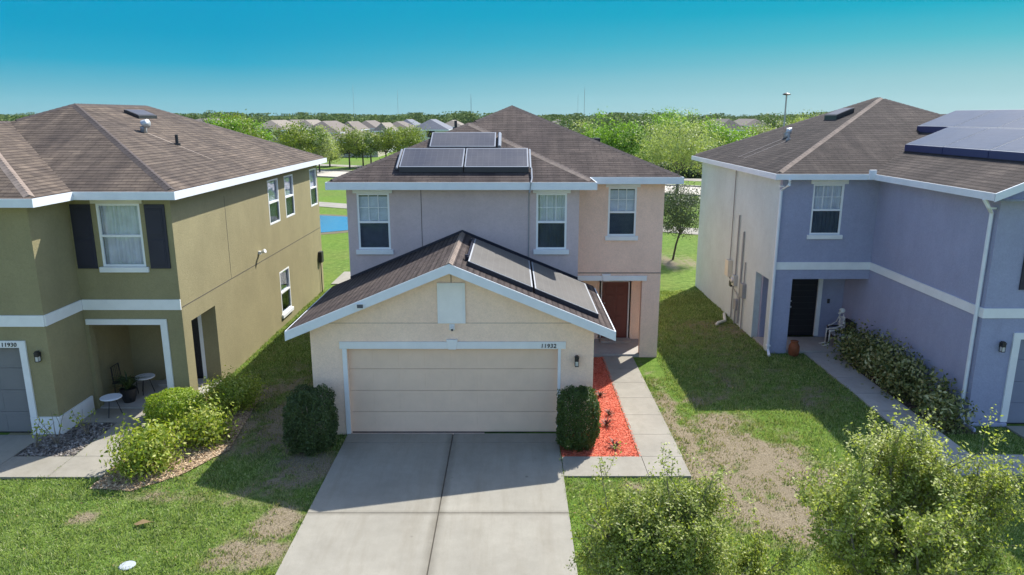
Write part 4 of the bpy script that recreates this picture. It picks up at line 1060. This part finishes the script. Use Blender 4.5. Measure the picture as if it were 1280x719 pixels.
# background trees
def tree(label,x,y,r,top,crown0,nclump,per,leaf,mat,name='tree',bark='barkdark',sparse=.5,group=None,tr=.12,ry=None,lean=0):
    root=empty(name,(x,y,0),label,'tree',group); m=MB(); hz=(top-crown0)/2; cz=(top+crown0)/2
    t0=max(crown0+.25*hz,.3)
    m.tube([(x-lean,y,-.1),(x-lean*.6,y,t0*.5),(x,y,t0)],[tr,tr*.85,tr*.7],7)
    th=rng.uniform(0,2*np.pi,nclump);u=rng.uniform(-.85,1,nclump);s=np.sqrt(1-u*u);q=rng.uniform(.35,1,nclump)**.6*(1+.18*rng.normal(size=nclump))
    K=np.stack([s*np.cos(th)*r*q,s*np.sin(th)*(ry or r)*q,u*hz*q],1)+np.array([x,y,cz])
    for k in range(min(9,nclump)):
        e=K[k]; m.tube([(x,y,t0*.85),((x+e[0])/2,(y+e[1])/2,(t0+e[2])/2-.05),tuple(e)],[tr*.5,tr*.33,tr*.12],5,cap=False)
    idx=np.repeat(np.arange(nclump),per); cs=rng.uniform(.6,1.35,nclump)[idx][:,None]
    C=K[idx]+rng.normal(size=(len(idx),3))*sparse*cs*np.array([1,1,.75]); C[:,2]=np.maximum(C[:,2],.1)
    n=len(C); dn=C-np.array([x,y,cz-hz*.3]); dn/=np.linalg.norm(dn,axis=1,keepdims=True)+1e-6
    V,F=leaf_quads(C,rng.uniform(.7,1.3,n)*leaf,rng.uniform(.7,1.3,n)*leaf*.6,dn,.45)
    m.build('trunk',M[bark],root); fast_mesh('crown',V,F,mat,root); return root
def X(px,D): return (px-640)/900*(.9729*D+1.0)
def Z(py,D): return 7.3-(py-146)/900*D*1.02
tree('small dark-leaved tree with a slanting trunk in the gap between cream and blue houses',8.75,37.0,1.4,3.8,1.3,80,110,.085,M['leaf_grey'],sparse=.26,tr=.06,lean=.35)
tree('pale feathery tree with a single forked trunk across the road behind the gap',X(848,67),67,3.7,Z(151,67),Z(212,67),150,75,.17,M['leaf_farpale'],sparse=.55,bark='bark',tr=.17)
gT='dark-trunked street trees beyond the pond'
rows=[(411,109,176,199,1.9,'leaf_farpale','palest street tree beyond the pond, just right of the olive house roof'),(436,104,160,192,2.2,'leaf_fargold','street tree beyond the pond with the tallest dark forked trunk'),(453,106,166,194,1.9,'leaf_far','street tree beyond the pond right of the forked one'),
 (463,108,164,190,2.,'leaf_fargold','narrow street tree beyond the pond, half merged with its left neighbour'),(482,112,163,190,2.2,'leaf_far','street tree beyond the pond in front of the low pale house'),(500,110,160,188,2.6,'leaf_fargold','yellowish street tree left of the white gabled house'),(514,112,158,185,2.2,'leaf_fargold','rightmost yellowish street tree touching the cream house roofline')]
for px,D_,t,b,r,mt,lb in rows: tree(lb,X(px,D_),D_,r,Z(t,D_),Z(b,D_),60,60,.24,M[mt],sparse=.4,group=gT,tr=.13)
gT='bushy trees behind the olive house roof'
for px,D_,t,b,r,mt,lb in [(366,92,157,196,2.5,'leaf_fargold','olive-yellow bushy tree behind the olive house roof, right of the palm'),(382,95,156,200,2.4,'leaf_far','green bushy tree above the roof edge of the olive house'),(398,98,160,200,2.0,'leaf_farpale','pale bushy tree just above the rear corner of the olive house'),
   (282,80,150,190,2.3,'leaf_farlime','leftmost yellow-lime tree above the olive house roof'),(298,82,149,190,2.4,'leaf_fargold','yellow-lime tree above the olive house roof, second from left'),(314,84,156,190,2.0,'leaf_farlime','low lime tree left of the palm')]:
    tree(lb,X(px,D_),D_,r,Z(t,D_),Z(b,D_),70,70,.24,M[mt],sparse=.45,group=gT)
def palm(label,x,y,h,r):
    root=empty('palm_tree',(x,y,0),label,'palm tree'); m=MB(); m.tube([(x,y,0),(x,y,h)],[.18,.14],8); m.build('trunk',M['bark'],root)
    c=MB()
    for i in range(34):
        a=i*2.4; e_=rng.uniform(-.3,1.2); d=Vector((math.cos(a),math.sin(a),0)); sd=Vector((-d.y,d.x,0))*.22
        o=Vector((x,y,h)); p1=o+d*r*.5+Vector((0,0,r*.5*math.sin(e_))); p2=o+d*r+Vector((0,0,r*.6*math.sin(e_)-.5))
        c.face([o-sd*.2,o+sd*.2,p1+sd,p1-sd]); c.face([p1-sd,p1+sd,p2])
    c.build('crown',M['leaf_far'],root)
palm('small fan palm behind the olive house roof',X(335,86),86,Z(164,86)-.3,1.5)
gT='lime trees and tall shrubs across the road'
for k,(px,D_,t,r,mt,lb) in enumerate([(708,105,150,2.2,'leaf_far','dull green tree nearest the cream house hip, across the road'),(728,102,154,2.2,'leaf_farpale','greyish pale tree just right of the cream house hip'),(747,98,155,2.6,'leaf_farlime','lime tree above the cream house right hip, leftmost of the bright ones'),(766,95,156,2.6,'leaf_farlime','bright lime shrubby tree, second from left of the bright ones'),
  (786,93,154,2.8,'leaf_farlime','bright lime shrubby tree at the middle of the mass'),(806,96,151,3.0,'leaf_far','mid green tree left of the tallest lime tree'),(828,104,146,3.2,'leaf_farlime','lime tree left shoulder of the tallest one'),(844,106,142,3.3,'leaf_farlime','tallest lime tree rising above the horizon'),(866,104,148,3.3,'leaf_fargold','yellow-lime tree right of the tallest one'),
  (888,100,152,3.0,'leaf_farlime','lime tree touching the blue house roofline on its left'),(908,97,161,2.6,'leaf_farlime','low bright lime shrub at the blue house roof edge'),(928,97,164,2.4,'leaf_farlime','lowest bright lime shrub along the blue house roof'),(948,112,160,3.,'leaf_farpale','pale green shrubby tree left of the lamp post'),
  (966,118,146,2.8,'leaf_far','darker green tree at the foot of the lamp post'),(986,116,152,3.2,'leaf_farpale','pale shrubby tree right of the lamp post'),(1006,120,147,3.4,'leaf_fargold','yellowish tree nearest the attic vent of the blue house'),(1028,126,146,3.,'leaf_farpale','pale tree half hidden by the blue house roof')]):
    tree(lb,X(px,D_),D_,r,Z(t-(3 if 5<=k<=8 else 0),D_),Z(216,D_) if k<12 else 0.6,90,75,.26,M[mt],sparse=.55,group=gT)
gT='dark hedge across the road'
for k,(px,lb) in enumerate(((812,'leftmost dark hedge clump across the road'),(836,'dark hedge clump left of the pale tree trunk'),(858,'dark hedge clump right of the pale tree trunk'),(880,'dark hedge clump beside the blue house wall'))):
    shrub(lb,X(px,89),89,2.0,1.0,1.9,2500,.26,M['leaf_dark'],gT,boxy=3,seed=30+k,name='hedge_clump',cat='hedge')
sparse_plant('bare twiggy bush beside the small dark tree',X(846,46),46,1.9,12,7,mat=M['leaf_farpale'],nl=240,leaf=.12,name='twiggy_bush',spread=.7)
shrub('low dark evergreen shrub on the horizon left of the olive roof ridge line',X(262,140),140,3.,2.,6.9,1800,.4,M['leaf_dark'],None,seed=44)

# far houses
def far_house(label,px0,px1,D_,ze,zr_,rm,wm,dep=14,wins=(),gable=False,grp='houses beyond the pond'):
    x0=X(px0,D_);x1=X(px1,D_);root=empty('far_house',((x0+x1)/2,D_,0),label,'house',grp)
    m=MB(); m.box(x0+.4,x1-.4,D_+.4,D_+dep-.4,0,ze-.15); m.build('wall',wm,root)
    w=(x1-x0)/2; cx=(x0+x1)/2; r=MB(); k=min(w*.8,dep/2-.5); y1=D_+dep
    if gable:
        r.face([(x0,D_,ze),(cx,D_,zr_),(cx,y1,zr_),(x0,y1,ze)][::-1]); r.face([(x1,D_,ze),(x1,y1,ze),(cx,y1,zr_),(cx,D_,zr_)][::-1])
        g_=MB(); g_.prism([(x0+.4,D_+.4,ze-.15),(x1-.4,D_+.4,ze-.15),(cx,D_+.4,zr_-.1)],(0,.2,0)); g_.build('gable_wall',wm,root)
    elif w*2>dep:
        h=dep/2; a=(x0+h*.9,D_+h,zr_);b=(x1-h*.9,D_+h,zr_)
        r.face([(x0,D_,ze),(x1,D_,ze),b,a]);r.face([(x1,D_,ze),(x1,y1,ze),b]);r.face([(x1,y1,ze),(x0,y1,ze),a,b]);r.face([(x0,y1,ze),(x0,D_,ze),a])
    else:
        a=(cx,D_+k,zr_);b=(cx,y1-k,zr_)
        r.face([(x0,D_,ze),(x1,D_,ze),a]);r.face([(x1,D_,ze),(x1,y1,ze),b,a]);r.face([(x1,y1,ze),(x0,y1,ze),b]);r.face([(x0,y1,ze),(x0,D_,ze),a,b])
    r.build('roof',M[rm],root,roofuv=True)
    f=MB(); f.box(x0,x1,D_-.03,D_,ze-.2,ze-.01); f.box(x1,x1+.03,D_,y1,ze-.2,ze-.01); f.build('fascia',M['fascia'],root)
    for (px,py,w_,h_) in wins:
        cxw=X(px,D_); z=Z(py,D_); q=MB(); q.box(cxw-w_/2,cxw+w_/2,D_+.34,D_+.398,z-h_/2,z+h_/2); wo=q.build('window',M['vinyl'],root)
        q=MB(); q.box(cxw-w_/2+.07,cxw+w_/2-.07,D_+.325,D_+.339,z-h_/2+.07,z+h_/2-.07); q.build('pane',M['dark'],wo)
    return root
wp=m_paint('far_cream_wall',(.46,.42,.34),.9); ww_=m_paint('far_white_wall',(.62,.63,.62),.9); wg=m_paint('far_tan_wall',(.34,.29,.22),.9)
M['far_roof']=m_paint('far_grey_brown_roof',(.17,.145,.125),.95,.2); M['far_roof2']=m_paint('far_tan_roof',(.23,.20,.165),.95,.2); M['far_roof3']=m_paint('far_slate_roof',(.10,.11,.14),.7,.2)
far_house('tan-roofed house above the olive house roof, left of the palm',309,359,125,Z(162,125),Z(150.5,125),'far_roof2',wg,wins=[(345,167,1.2,1.3),(352,167,1.2,1.3)])
far_house('house with only a low grey roof showing right of the tan roof',349,372,185,Z(156,185),Z(150,185),'far_roof',ww_,dep=16)
far_house('wide brown-roofed house behind the bushy trees',374,424,142,Z(165,142),Z(151.5,142),'far_roof',wp,dep=18,wins=[(392,172,1.4,1.2)])
far_house('low pale one-storey house with a dark green door behind the street trees',404,474,134,Z(173,134),Z(162,134),'far_roof2',wp,dep=11,wins=[(426.5,184,1.1,2.4),(431,184,1.,2.2),(447,181,1.6,1.4)])
far_house('house with brown roof between the street tree crowns',438,472,176,Z(160,176),Z(151,176),'far_roof',ww_,dep=18)
far_house('small grey-roofed house far behind the street trees, left of the white one',476,512,168,Z(160,168),Z(152,168),'far_roof',wp,dep=16)
far_house('white two-storey house with slate blue roof and twin upper windows',512,561,128,Z(161.5,128),Z(149.5,128),'far_roof3',ww_,dep=15,wins=[(536,166,1.0,1.5),(540.5,166,1.0,1.5),(548,183,1.,1.4)])
far_house('pale roofed house peeping between the white house and the cream house roof',548,580,190,Z(158,190),Z(150.5,190),'far_roof2',ww_,dep=18)
far_house('brown-roofed house behind and right of the tan one above the olive roof',362,396,172,Z(159,172),Z(150,172),'far_roof2',ww_,dep=16)
far_house('grey roof overlapping the wide brown-roofed house on its right',420,446,158,Z(162,158),Z(152,158),'far_roof',wp,dep=15)
far_house('white-walled house with tan roof above the rightmost street trees',466,486,150,Z(163,150),Z(153.5,150),'far_roof2',ww_,dep=14)
far_house('dark-roofed house just left of the white gabled one, behind a yellowish tree',494,520,186,Z(157,186),Z(149.5,186),'far_roof3',wp,dep=16)
gh='houses beyond the lime trees'
far_house('grey hip-roofed house left of the lamp post, nearer of the pair',896,934,165,Z(162,165),Z(149,165),'far_roof',wp,dep=20,grp=gh)
far_house('grey hip-roofed house right of its twin, just left of the lamp post',930,964,200,Z(157,200),Z(149,200),'far_roof',wg,dep=20,grp=gh)
far_house('tiny brown roof on the horizon above the lime trees',770,794,300,Z(151,300),Z(145.5,300),'far_roof',wp,dep=20,grp=gh)
far_house('dark roofed house peeping at the left horizon beyond the olive roof',232,262,190,Z(153,190),Z(148.5,190),'far_roof',ww_,dep=18)
far_house('hidden-walled house with brown roof right of the cream house peak',690,712,190,Z(155,190),Z(149.5,190),'far_roof',wg,dep=18,grp=gh)

# far wood
def treeline():
    Cs=[];n=620
    for i in range(n):
        D_=rng.uniform(230,780)**1.0; x=rng.uniform(-.80,.80)*D_
        if i>=520: D_=rng.uniform(245,330); x=rng.uniform(-.60,.65)*D_
        px=640+900*x/(.97*D_)
        ty=146-rng.uniform(-2.5,2.8)-2.2*noise.noise(Vector((px*.02,0,1)))*1.5-(2.2 if (px<620 and rng.random()<.25) else 0)
        if px>640: ty=max(ty,140)
        top=7.3+(146-ty)/900*D_; top=max(5.5,min(top,15)); r=rng.uniform(3,6.5) if i<520 else rng.uniform(2,3.6)
        k=420; q=rng.normal(size=(k,3))*np.array([r*.55,r*.55,top*.22]); q[:,2]+=top*.62; q[:,2]=np.clip(q[:,2],0,top+rng.uniform(-.4,.4)); Cs.append(q+np.array([x,D_,0]))
    C=np.concatenate(Cs); V,F=leaf_quads(C,rng.uniform(.6,1.3,len(C))*.95,rng.uniform(.6,1.3,len(C))*.7,np.tile([0,-.6,.7],(len(C),1)),.62)
    o=fast_mesh('distant_woodland',V,F,m_leaf('woodland_leaf',[(.06,.09,.035),(.095,.14,.045),(.14,.19,.06),(.19,.23,.09)],.15,.95,.03))
    tag(o,'band of distant woodland along the horizon','woodland',kind='stuff')
treeline()
# second belt further back closes the horizon
def belt():
    n=26000; D_=rng.uniform(850,1100,n); x=rng.uniform(-.85,.85,n)*D_; z=rng.random(n)*(6.5+1.2*np.sin(x*.02)+1.*np.sin(x*.057))
    V,F=leaf_quads(np.stack([x,D_,z],1),rng.uniform(3,6,n),rng.uniform(2,4,n),np.tile([0,-.6,.7],(n,1)),.6)
    o=fast_mesh('far_woodland',V,F,m_leaf('far_woodland_leaf',[(.07,.10,.06),(.09,.12,.07),(.11,.14,.08)],.1,.95,.03)); tag(o,'faint farthest woods at the horizon','woodland',kind='stuff')
belt()

# masts and lamp post
def mast(label,px,top,D_=1500.,r=.42,mat='conduit'):
    r=r*.6*(D_/1500); D_=D_*.6
    x=X(px,D_); h=7.3+(146-top)/900*D_; root=empty('radio_mast',(x,D_,0),label,'radio mast','thin masts on the horizon')
    m=MB()
    for k in range(3):
        a=k*2.094; m.tube([(x+math.cos(a)*r,D_+math.sin(a)*r,0),(x+math.cos(a)*r*.8,D_+math.sin(a)*r*.8,h)],r*.35,5)
    for q in range(int(h/3)): m.tube([(x-r,D_,q*3),(x+r,D_,q*3+1.5)],r*.2,4,cap=False)
    m.build('lattice',M[mat],root)
    a=MB(); a.tube([(x,D_,h),(x,D_,h+3)],.08,5); a.build('antenna',M[mat],root)
mast('leftmost thin radio mast on the horizon',443,112,1500,.3)
mast('thin radio mast above the white distant house',498,118,1500,.3)
mast('short dark radio mast left of the cream house peak',589,124,1100,.5,'dark')
mast('fainter shorter mast left of its twin, right of the cream house peak',722,122,1700,.3)
mast('tallest radio mast, right of the cream house peak',730,114,1500,.5)
x=X(977,86); lp=empty('lamp_post',(x,86,0),'tall slim lamp post with a flat round head rising left of the blue house roof','lamp post')
m=MB(); m.tube([(x,86,0),(x,86,9.7)],[.12,.09],8); m.build('pole',M['conduit'],lp)
m=MB(); m.lathe([(.1,0),(.42,.05),(.45,.14),(.3,.24),(.1,.3)],(x,86,9.65),14); m.build('lamp_head',M['dark'],lp)

# ------------------------------------------------------------------ small things
def round_table(x,y,h,label):
    root=empty('side_table',(x,y,.08),label,'table','white-topped tables in the olive porch')
    m=MB(); m.lathe([(.235,0),(.25,.01),(.25,.025),(.24,.035)],(x,y,h),24); m.build('tabletop',M['tabletop'],root,smooth=False)
    for k in range(3):
        a=k*2.094+.5; m=MB(); m.tube([(x+math.cos(a)*.08,y+math.sin(a)*.08,h),(x+math.cos(a)*.20,y+math.sin(a)*.20,.05)],.011,6); m.build('leg',M['dark'],root)
round_table(-9.95,16.75,.50,'round white-topped side table at the front of the olive porch')
round_table(-9.80,18.15,.52,'round white-topped side table deeper inside the olive porch')
root=empty('potted_palm',(-9.95,17.55,.08),'dark potted palm between the two white porch tables','potted plant')
m=MB(); m.lathe([(.13,0),(.18,.15),(.21,.36),(.19,.37),(.17,.33)],(-9.95,17.55,.08),18); m.build('pot',M['dark'],root)
m=MB()
for i in range(46):
    a=i*2.4; e_=rng.uniform(.3,1.4); L=rng.uniform(.4,.75); d=Vector((math.cos(a),math.sin(a),0)); sd=Vector((-d.y,d.x,0))*.022; o=Vector((-9.95,17.55,.42))
    p1=o+d*L*.5*math.cos(e_)+Vector((0,0,L*.55*math.sin(e_))); p2=o+d*L*math.cos(e_*.7)+Vector((0,0,L*.7*math.sin(e_)-.05)); m.face([o-sd*.4,o+sd*.4,p1+sd,p1-sd]); m.face([p1-sd,p1+sd,p2])
m.build('foliage',M['leaf_dark'],root)
# chair frame against the porch side
root=empty('porch_chair',(-10.2,17.6,.08),'dark wire chair in the shade against the olive porch wall','chair')
m=MB(); 
for dx in (-.2,.2):
    for dy in (-.2,.2): m.tube([(-10.2+dx,17.9+dy,.08),(-10.2+dx*.9,17.9+dy*.9,.5)],.012,6)
m.build('leg',M['dark'],root); m=MB(); m.box(-10.42,-9.98,17.68,18.12,.5,.54); m.build('seat',M['wicker'],root)
m=MB(); m.tube([(-10.4,17.7,.54),(-10.43,17.72,.95),(-10.43,18.08,.95),(-10.4,18.1,.54)],.014,6)
for k in range(5): m.tube([(-10.41,17.75+k*.075,.54),(-10.43,17.75+k*.075,.95)],.006,5)
m.build('backrest',M['dark'],root)

# terracotta jar
m=MB(); m.lathe([(.10,0),(.155,.08),(.17,.22),(.16,.34),(.115,.42),(.10,.46),(.125,.48),(.12,.50),(.05,.50)],(8.80,21.42,.0),20)
o=m.build('ceramic_jar',M['terra'],smooth=True); tag(o,'rust-coloured ceramic jar standing at the foot of the blue porch pillar','jar')
# wicker chair + skeleton
cx_,cy_=10.62,22.35
root=empty('wicker_armchair',(cx_,cy_,.08),'dark wicker armchair with grey cushion against the blue porch wall','chair')
for i,(dx,dy) in enumerate(((-.26,-.28),(.26,-.28),(-.26,.28),(.26,.28))):
    m=MB(); m.tube([(cx_+dx,cy_+dy,.08),(cx_+dx,cy_+dy,.40)],.025,8); m.build('leg',M['wicker'],root)
m=MB(); m.box(cx_-.30,cx_+.30,cy_-.32,cy_+.32,.34,.42); m.build('seat',M['wicker'],root,bevel=.02)
m=MB(); m.box(cx_-.28,cx_+.20,cy_-.25,cy_+.25,.422,.50); m.build('cushion',M['cushion'],root,bevel=.03)
m=MB(); m.hexa([(cx_+.22,cy_-.32,.42),(cx_+.30,cy_-.32,.42),(cx_+.30,cy_+.32,.42),(cx_+.22,cy_+.32,.42),(cx_+.28,cy_-.32,.88),(cx_+.36,cy_-.32,.88),(cx_+.36,cy_+.32,.88),(cx_+.28,cy_+.32,.88)]); m.build('backrest',M['wicker'],root,bevel=.02)
for s in (-1,1):
    m=MB(); m.box(cx_-.30,cx_+.24,cy_+s*.31-.03,cy_+s*.31+.03,.60,.65); m.box(cx_-.29,cx_-.24,cy_+s*.31-.025,cy_+s*.31+.025,.42,.60); m.build('armrest',M['wicker'],root,bevel=.01)
# grey storage box in front of the chair
root=empty('storage_box',(10.62,21.55,.05),'low grey box beside the seated skeleton, behind the mottled shrubs','box')
m=MB(); m.box(10.32,10.92,21.72,22.0,.08,.50); m.build('box_body',M['cushion'],root,bevel=.01)
m=MB(); m.box(10.29,10.95,21.69,22.02,.502,.55); m.build('lid',m_paint('pale_grey_lid',(.36,.39,.42),.6),root,bevel=.01)
sk=empty('skeleton_figure',(cx_,cy_,.5),'white plastic skeleton sitting on the porch armchair of the blue house','skeleton figure')
def P3(f,s,z): return Vector((cx_+.02-f,cy_+s,z))   # f forward (towards -X), s side, z height
m=MB()  # torso: spine, ribs, pelvis
sp=[P3(-.08,0,.58),P3(-.11,0,.72),P3(-.10,0,.86),P3(-.06,0,1.0),P3(-.03,0,1.10)]
m.tube(sp,[.022,.02,.018,.018,.015],8)
for k in range(7):
    z=.76+k*.042; w_=.075+.045*math.sin((k+1)/7.5*math.pi)+.02; bx_=-.10+ (z-.72)*.12
    ring=[P3(bx_+ (.085+.02*math.sin(k))*(1-math.cos(t))*.9, w_*math.sin(t), z-.025*(1-math.cos(t))) for t in [i*math.pi/6*.93+.2 for i in range(12)]]
    m.tube(ring,.0095,5)
m.tube([P3(.06,0,.80),P3(.075,0,1.0)],.014,6); m.tube([P3(.02,-.16,1.04),P3(.06,0,1.02),P3(.02,.16,1.04)],.012,6)
m.ball(P3(-.05,-.07,.57),(.06,.055,.065),8); m.ball(P3(-.05,.07,.57),(.06,.055,.065),8); m.tube([P3(-.07,-.08,.58),P3(-.02,0,.55),P3(-.07,.08,.58)],.025,6)
m.build('ribcage',M['bone'],sk,smooth=True)
m=MB(); h=P3(.02,0,1.22); m.ball(h,(.098,.078,.088),14); m.ball(P3(.075,0,1.165),(.045,.052,.05),10); m.box(h.x-.115,h.x-.045,h.y-.04,h.y+.04,1.115,1.145)
skull=m.build('skull',M['bone'],sk,smooth=True)
m=MB()
for s in (-.032,.032): m.ball(P3(.108,s,1.215),(.012,.020,.020),8)
m.ball(P3(.118,0,1.175),(.008,.010,.014),6); m.build('eye_socket',M['black'],skull)
for s in (-1,1):
    m=MB(); sh=P3(-.0,.17*s,1.03); el=P3(.06,.235*s,.80); wr_=P3(.25,.17*s,.70)
    m.tube([sh,el],[.02,.014],6); m.ball(el,.02,6); m.tube([el,wr_],[.011,.009],5); m.tube([el+Vector((0,0,.015)),wr_+Vector((0,0,.012))],[.008,.007],5); m.ball(sh,.028,8)
    for q in range(5):
        b=wr_+Vector((-.03,(q-2)*.010,0)); m.tube([b,b+Vector((-.035,(q-2)*.006,-.005)),b+Vector((-.06-.01*(2-abs(q-2)),(q-2)*.008,-.03))],[.006,.005,.004],5)
    m.ball(wr_+Vector((-.01,0,0)),(.022,.022,.012),6)
    m.build('arm',M['bone'],sk,smooth=True)
    m=MB(); hp=P3(-.02,.09*s,.57); kn=P3(.40,.12*s,.57); an=P3(.42,.12*s,.14)
    m.tube([hp,P3(.2,.11*s,.60),kn],[.026,.018,.024],7); m.ball(kn,.036,8); m.tube([kn,an],[.02,.012],6); m.tube([kn+Vector((0,.02,0)),an+Vector((0,.014,0))],[.009,.008],5); m.ball(an,.024,7)
    m.tube([an+Vector((.04,0,-.03)),an+Vector((-.06,0,-.035)),an+Vector((-.17,0,-.05))],[.02,.022,.010],6)
    for q in range(4): m.tube([an+Vector((-.08,(q-1.5)*.012,-.045)),an+Vector((-.19,(q-1.5)*.018,-.053))],.007,4)
    m.build('leg',M['bone'],sk,smooth=True)
# things on the grass
m=MB(); m.lathe([(.125,0),(.13,.015),(.12,.025),(.06,.028)],(-6.41,10.6,.005),20); o=m.build('utility_cover',m_concrete('cover_paint',(.42,.46,.50),(.3,.3,.3),6)); tag(o,'round white utility cover set in the left lawn','utility cover')
m=MB(); c=Vector((-6.77,11.8,.05)); m.face([c+Vector((-.15,0,0)),c+Vector((-.05,-.07,.02)),c+Vector((.13,-.03,.05)),c+Vector((.16,.03,.04)),c+Vector((.0,.07,.06))]); m.tube([c+Vector((.14,0,.04)),c+Vector((.22,.03,.03))],.006,5)
o=m.build('dry_leaf',M['drygrass']); tag(o,'large curled dry leaf lying on the left lawn','leaf')
m=MB(); m.tube([(8.0,26.2,.06),(7.85,25.6,.05),(7.75,25.2,.07),(7.45,25.0,.05),(7.3,24.75,.05)],[.05,.06,.05,.06,.045],8)
o=m.build('drain_hose',M['offwhite'],smooth=True); tag(o,'pale crumpled drain hose on the shaded grass below the meters','hose')

# ------------------------------------------------------------------ light, sky, camera
sd=Vector((.402,.540,.740)).normalized()
sun=bpy.data.lights.new('sun','SUN'); sun.energy=SUN; sun.angle=R(.53); sun.color=(1.,.955,.88)
so=bpy.data.objects.new('sun',sun); COL.objects.link(so); so.rotation_euler=sd.to_track_quat('Z','Y').to_euler(); so.location=(20,30,40)
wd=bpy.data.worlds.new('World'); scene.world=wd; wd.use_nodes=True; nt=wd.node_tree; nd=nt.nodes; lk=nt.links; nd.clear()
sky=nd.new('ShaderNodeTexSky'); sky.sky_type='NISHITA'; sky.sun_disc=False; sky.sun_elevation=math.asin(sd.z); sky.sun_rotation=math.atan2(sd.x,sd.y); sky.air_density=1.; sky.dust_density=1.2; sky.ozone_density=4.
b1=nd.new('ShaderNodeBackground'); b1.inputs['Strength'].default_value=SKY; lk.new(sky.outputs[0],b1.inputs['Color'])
tc=nd.new('ShaderNodeTexCoord'); sx=nd.new('ShaderNodeSeparateXYZ'); lk.new(tc.outputs['Generated'],sx.inputs[0])
def lin(c): return tuple(((v/255+.055)/1.055)**2.4 if v>10 else v/255/12.92 for v in c)
def skyramp(stops):
    r=nd.new('ShaderNodeValToRGB'); e=r.color_ramp.elements
    while len(e)<len(stops): e.new(.5)
    for i,(p,c) in enumerate(stops): e[i].position=p; e[i].color=(*lin(c),1)
    mr=nd.new('ShaderNodeMapRange'); mr.inputs['From Min'].default_value=-.02; mr.inputs['From Max'].default_value=.18; lk.new(sx.outputs['Z'],mr.inputs['Value']); lk.new(mr.outputs[0],r.inputs['Fac']); return r
k=lambda z:(z+.02)/.2
L_=skyramp([(0,(150,197,208)),(k(.0),(140,192,205)),(k(.02),(118,186,203)),(k(.065),(38,167,200)),(k(.10),(0,158,198)),(k(.146),(0,156,200))])
R_=skyramp([(0,(182,213,214)),(k(0),(178,211,213)),(k(.045),(156,204,210)),(k(.09),(88,190,204)),(k(.125),(25,176,200)),(k(.15),(0,170,198))])
mx=nd.new('ShaderNodeMix'); mx.data_type='RGBA'; mr=nd.new('ShaderNodeMapRange'); mr.inputs['From Min'].default_value=-.35; mr.inputs['From Max'].default_value=.62; lk.new(sx.outputs['X'],mr.inputs['Value'])
lk.new(mr.outputs[0],mx.inputs[0]); lk.new(L_.outputs[0],mx.inputs[6]); lk.new(R_.outputs[0],mx.inputs[7])
b2=nd.new('ShaderNodeBackground'); b2.inputs['Strength'].default_value=1/2**EXPO; lk.new(mx.outputs[2],b2.inputs['Color'])
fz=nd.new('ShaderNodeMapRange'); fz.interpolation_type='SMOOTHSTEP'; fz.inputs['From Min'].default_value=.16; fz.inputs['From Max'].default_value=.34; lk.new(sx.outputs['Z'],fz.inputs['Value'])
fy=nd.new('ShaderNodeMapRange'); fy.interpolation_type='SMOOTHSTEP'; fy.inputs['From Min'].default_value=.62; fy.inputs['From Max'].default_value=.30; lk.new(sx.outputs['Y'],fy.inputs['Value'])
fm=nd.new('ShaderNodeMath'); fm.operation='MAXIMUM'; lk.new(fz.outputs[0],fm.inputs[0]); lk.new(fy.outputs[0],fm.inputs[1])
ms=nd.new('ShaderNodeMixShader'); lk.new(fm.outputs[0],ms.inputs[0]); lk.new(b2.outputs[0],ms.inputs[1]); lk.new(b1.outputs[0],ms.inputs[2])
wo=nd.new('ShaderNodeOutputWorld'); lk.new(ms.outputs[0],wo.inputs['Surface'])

cam=bpy.data.cameras.new('camera'); co=bpy.data.objects.new('camera',cam); COL.objects.link(co); scene.camera=co
co.location=(0,0,7.3); co.rotation_euler=(math.pi/2-math.atan(214/900),0,0)
cam.sensor_width=36; cam.lens=900/1280*36; cam.clip_end=6000; cam.clip_start=.1
scene.view_settings.view_transform='Standard'; scene.view_settings.look='None'; scene.view_settings.gamma=1; scene.view_settings.exposure=EXPO
scene.render.engine='CYCLES'; scene.cycles.max_bounces=6; scene.cycles.transparent_max_bounces=8; scene.cycles.volume_bounces=0
flat('street',[rc(-200,200,-9.5,-1.5)],m_concrete('asphalt_street',(.09,.088,.085),(.06,.06,.06),.6),.03)
flat('pavement',[rc(-200,-3.9,.6,2.1),rc(1.1,200,.6,2.1)],M['conc2'],.05)

hz=MB(); hz.box(-1600,1600,-60,1950,-1.2,52); hm=bpy.data.materials.new('haze_air'); hm.use_nodes=True; t_=hm.node_tree; t_.nodes.clear()
pv=t_.nodes.new('ShaderNodeVolumePrincipled'); pv.inputs['Density'].default_value=HAZE; pv.inputs['Color'].default_value=(.72,.92,1,1); pv.inputs['Anisotropy'].default_value=.2
om=t_.nodes.new('ShaderNodeOutputMaterial'); t_.links.new(pv.outputs[0],om.inputs['Volume'])
ho=hz.build('haze',hm); tag(ho,'thin pale haze of the distant air','haze',kind='stuff')
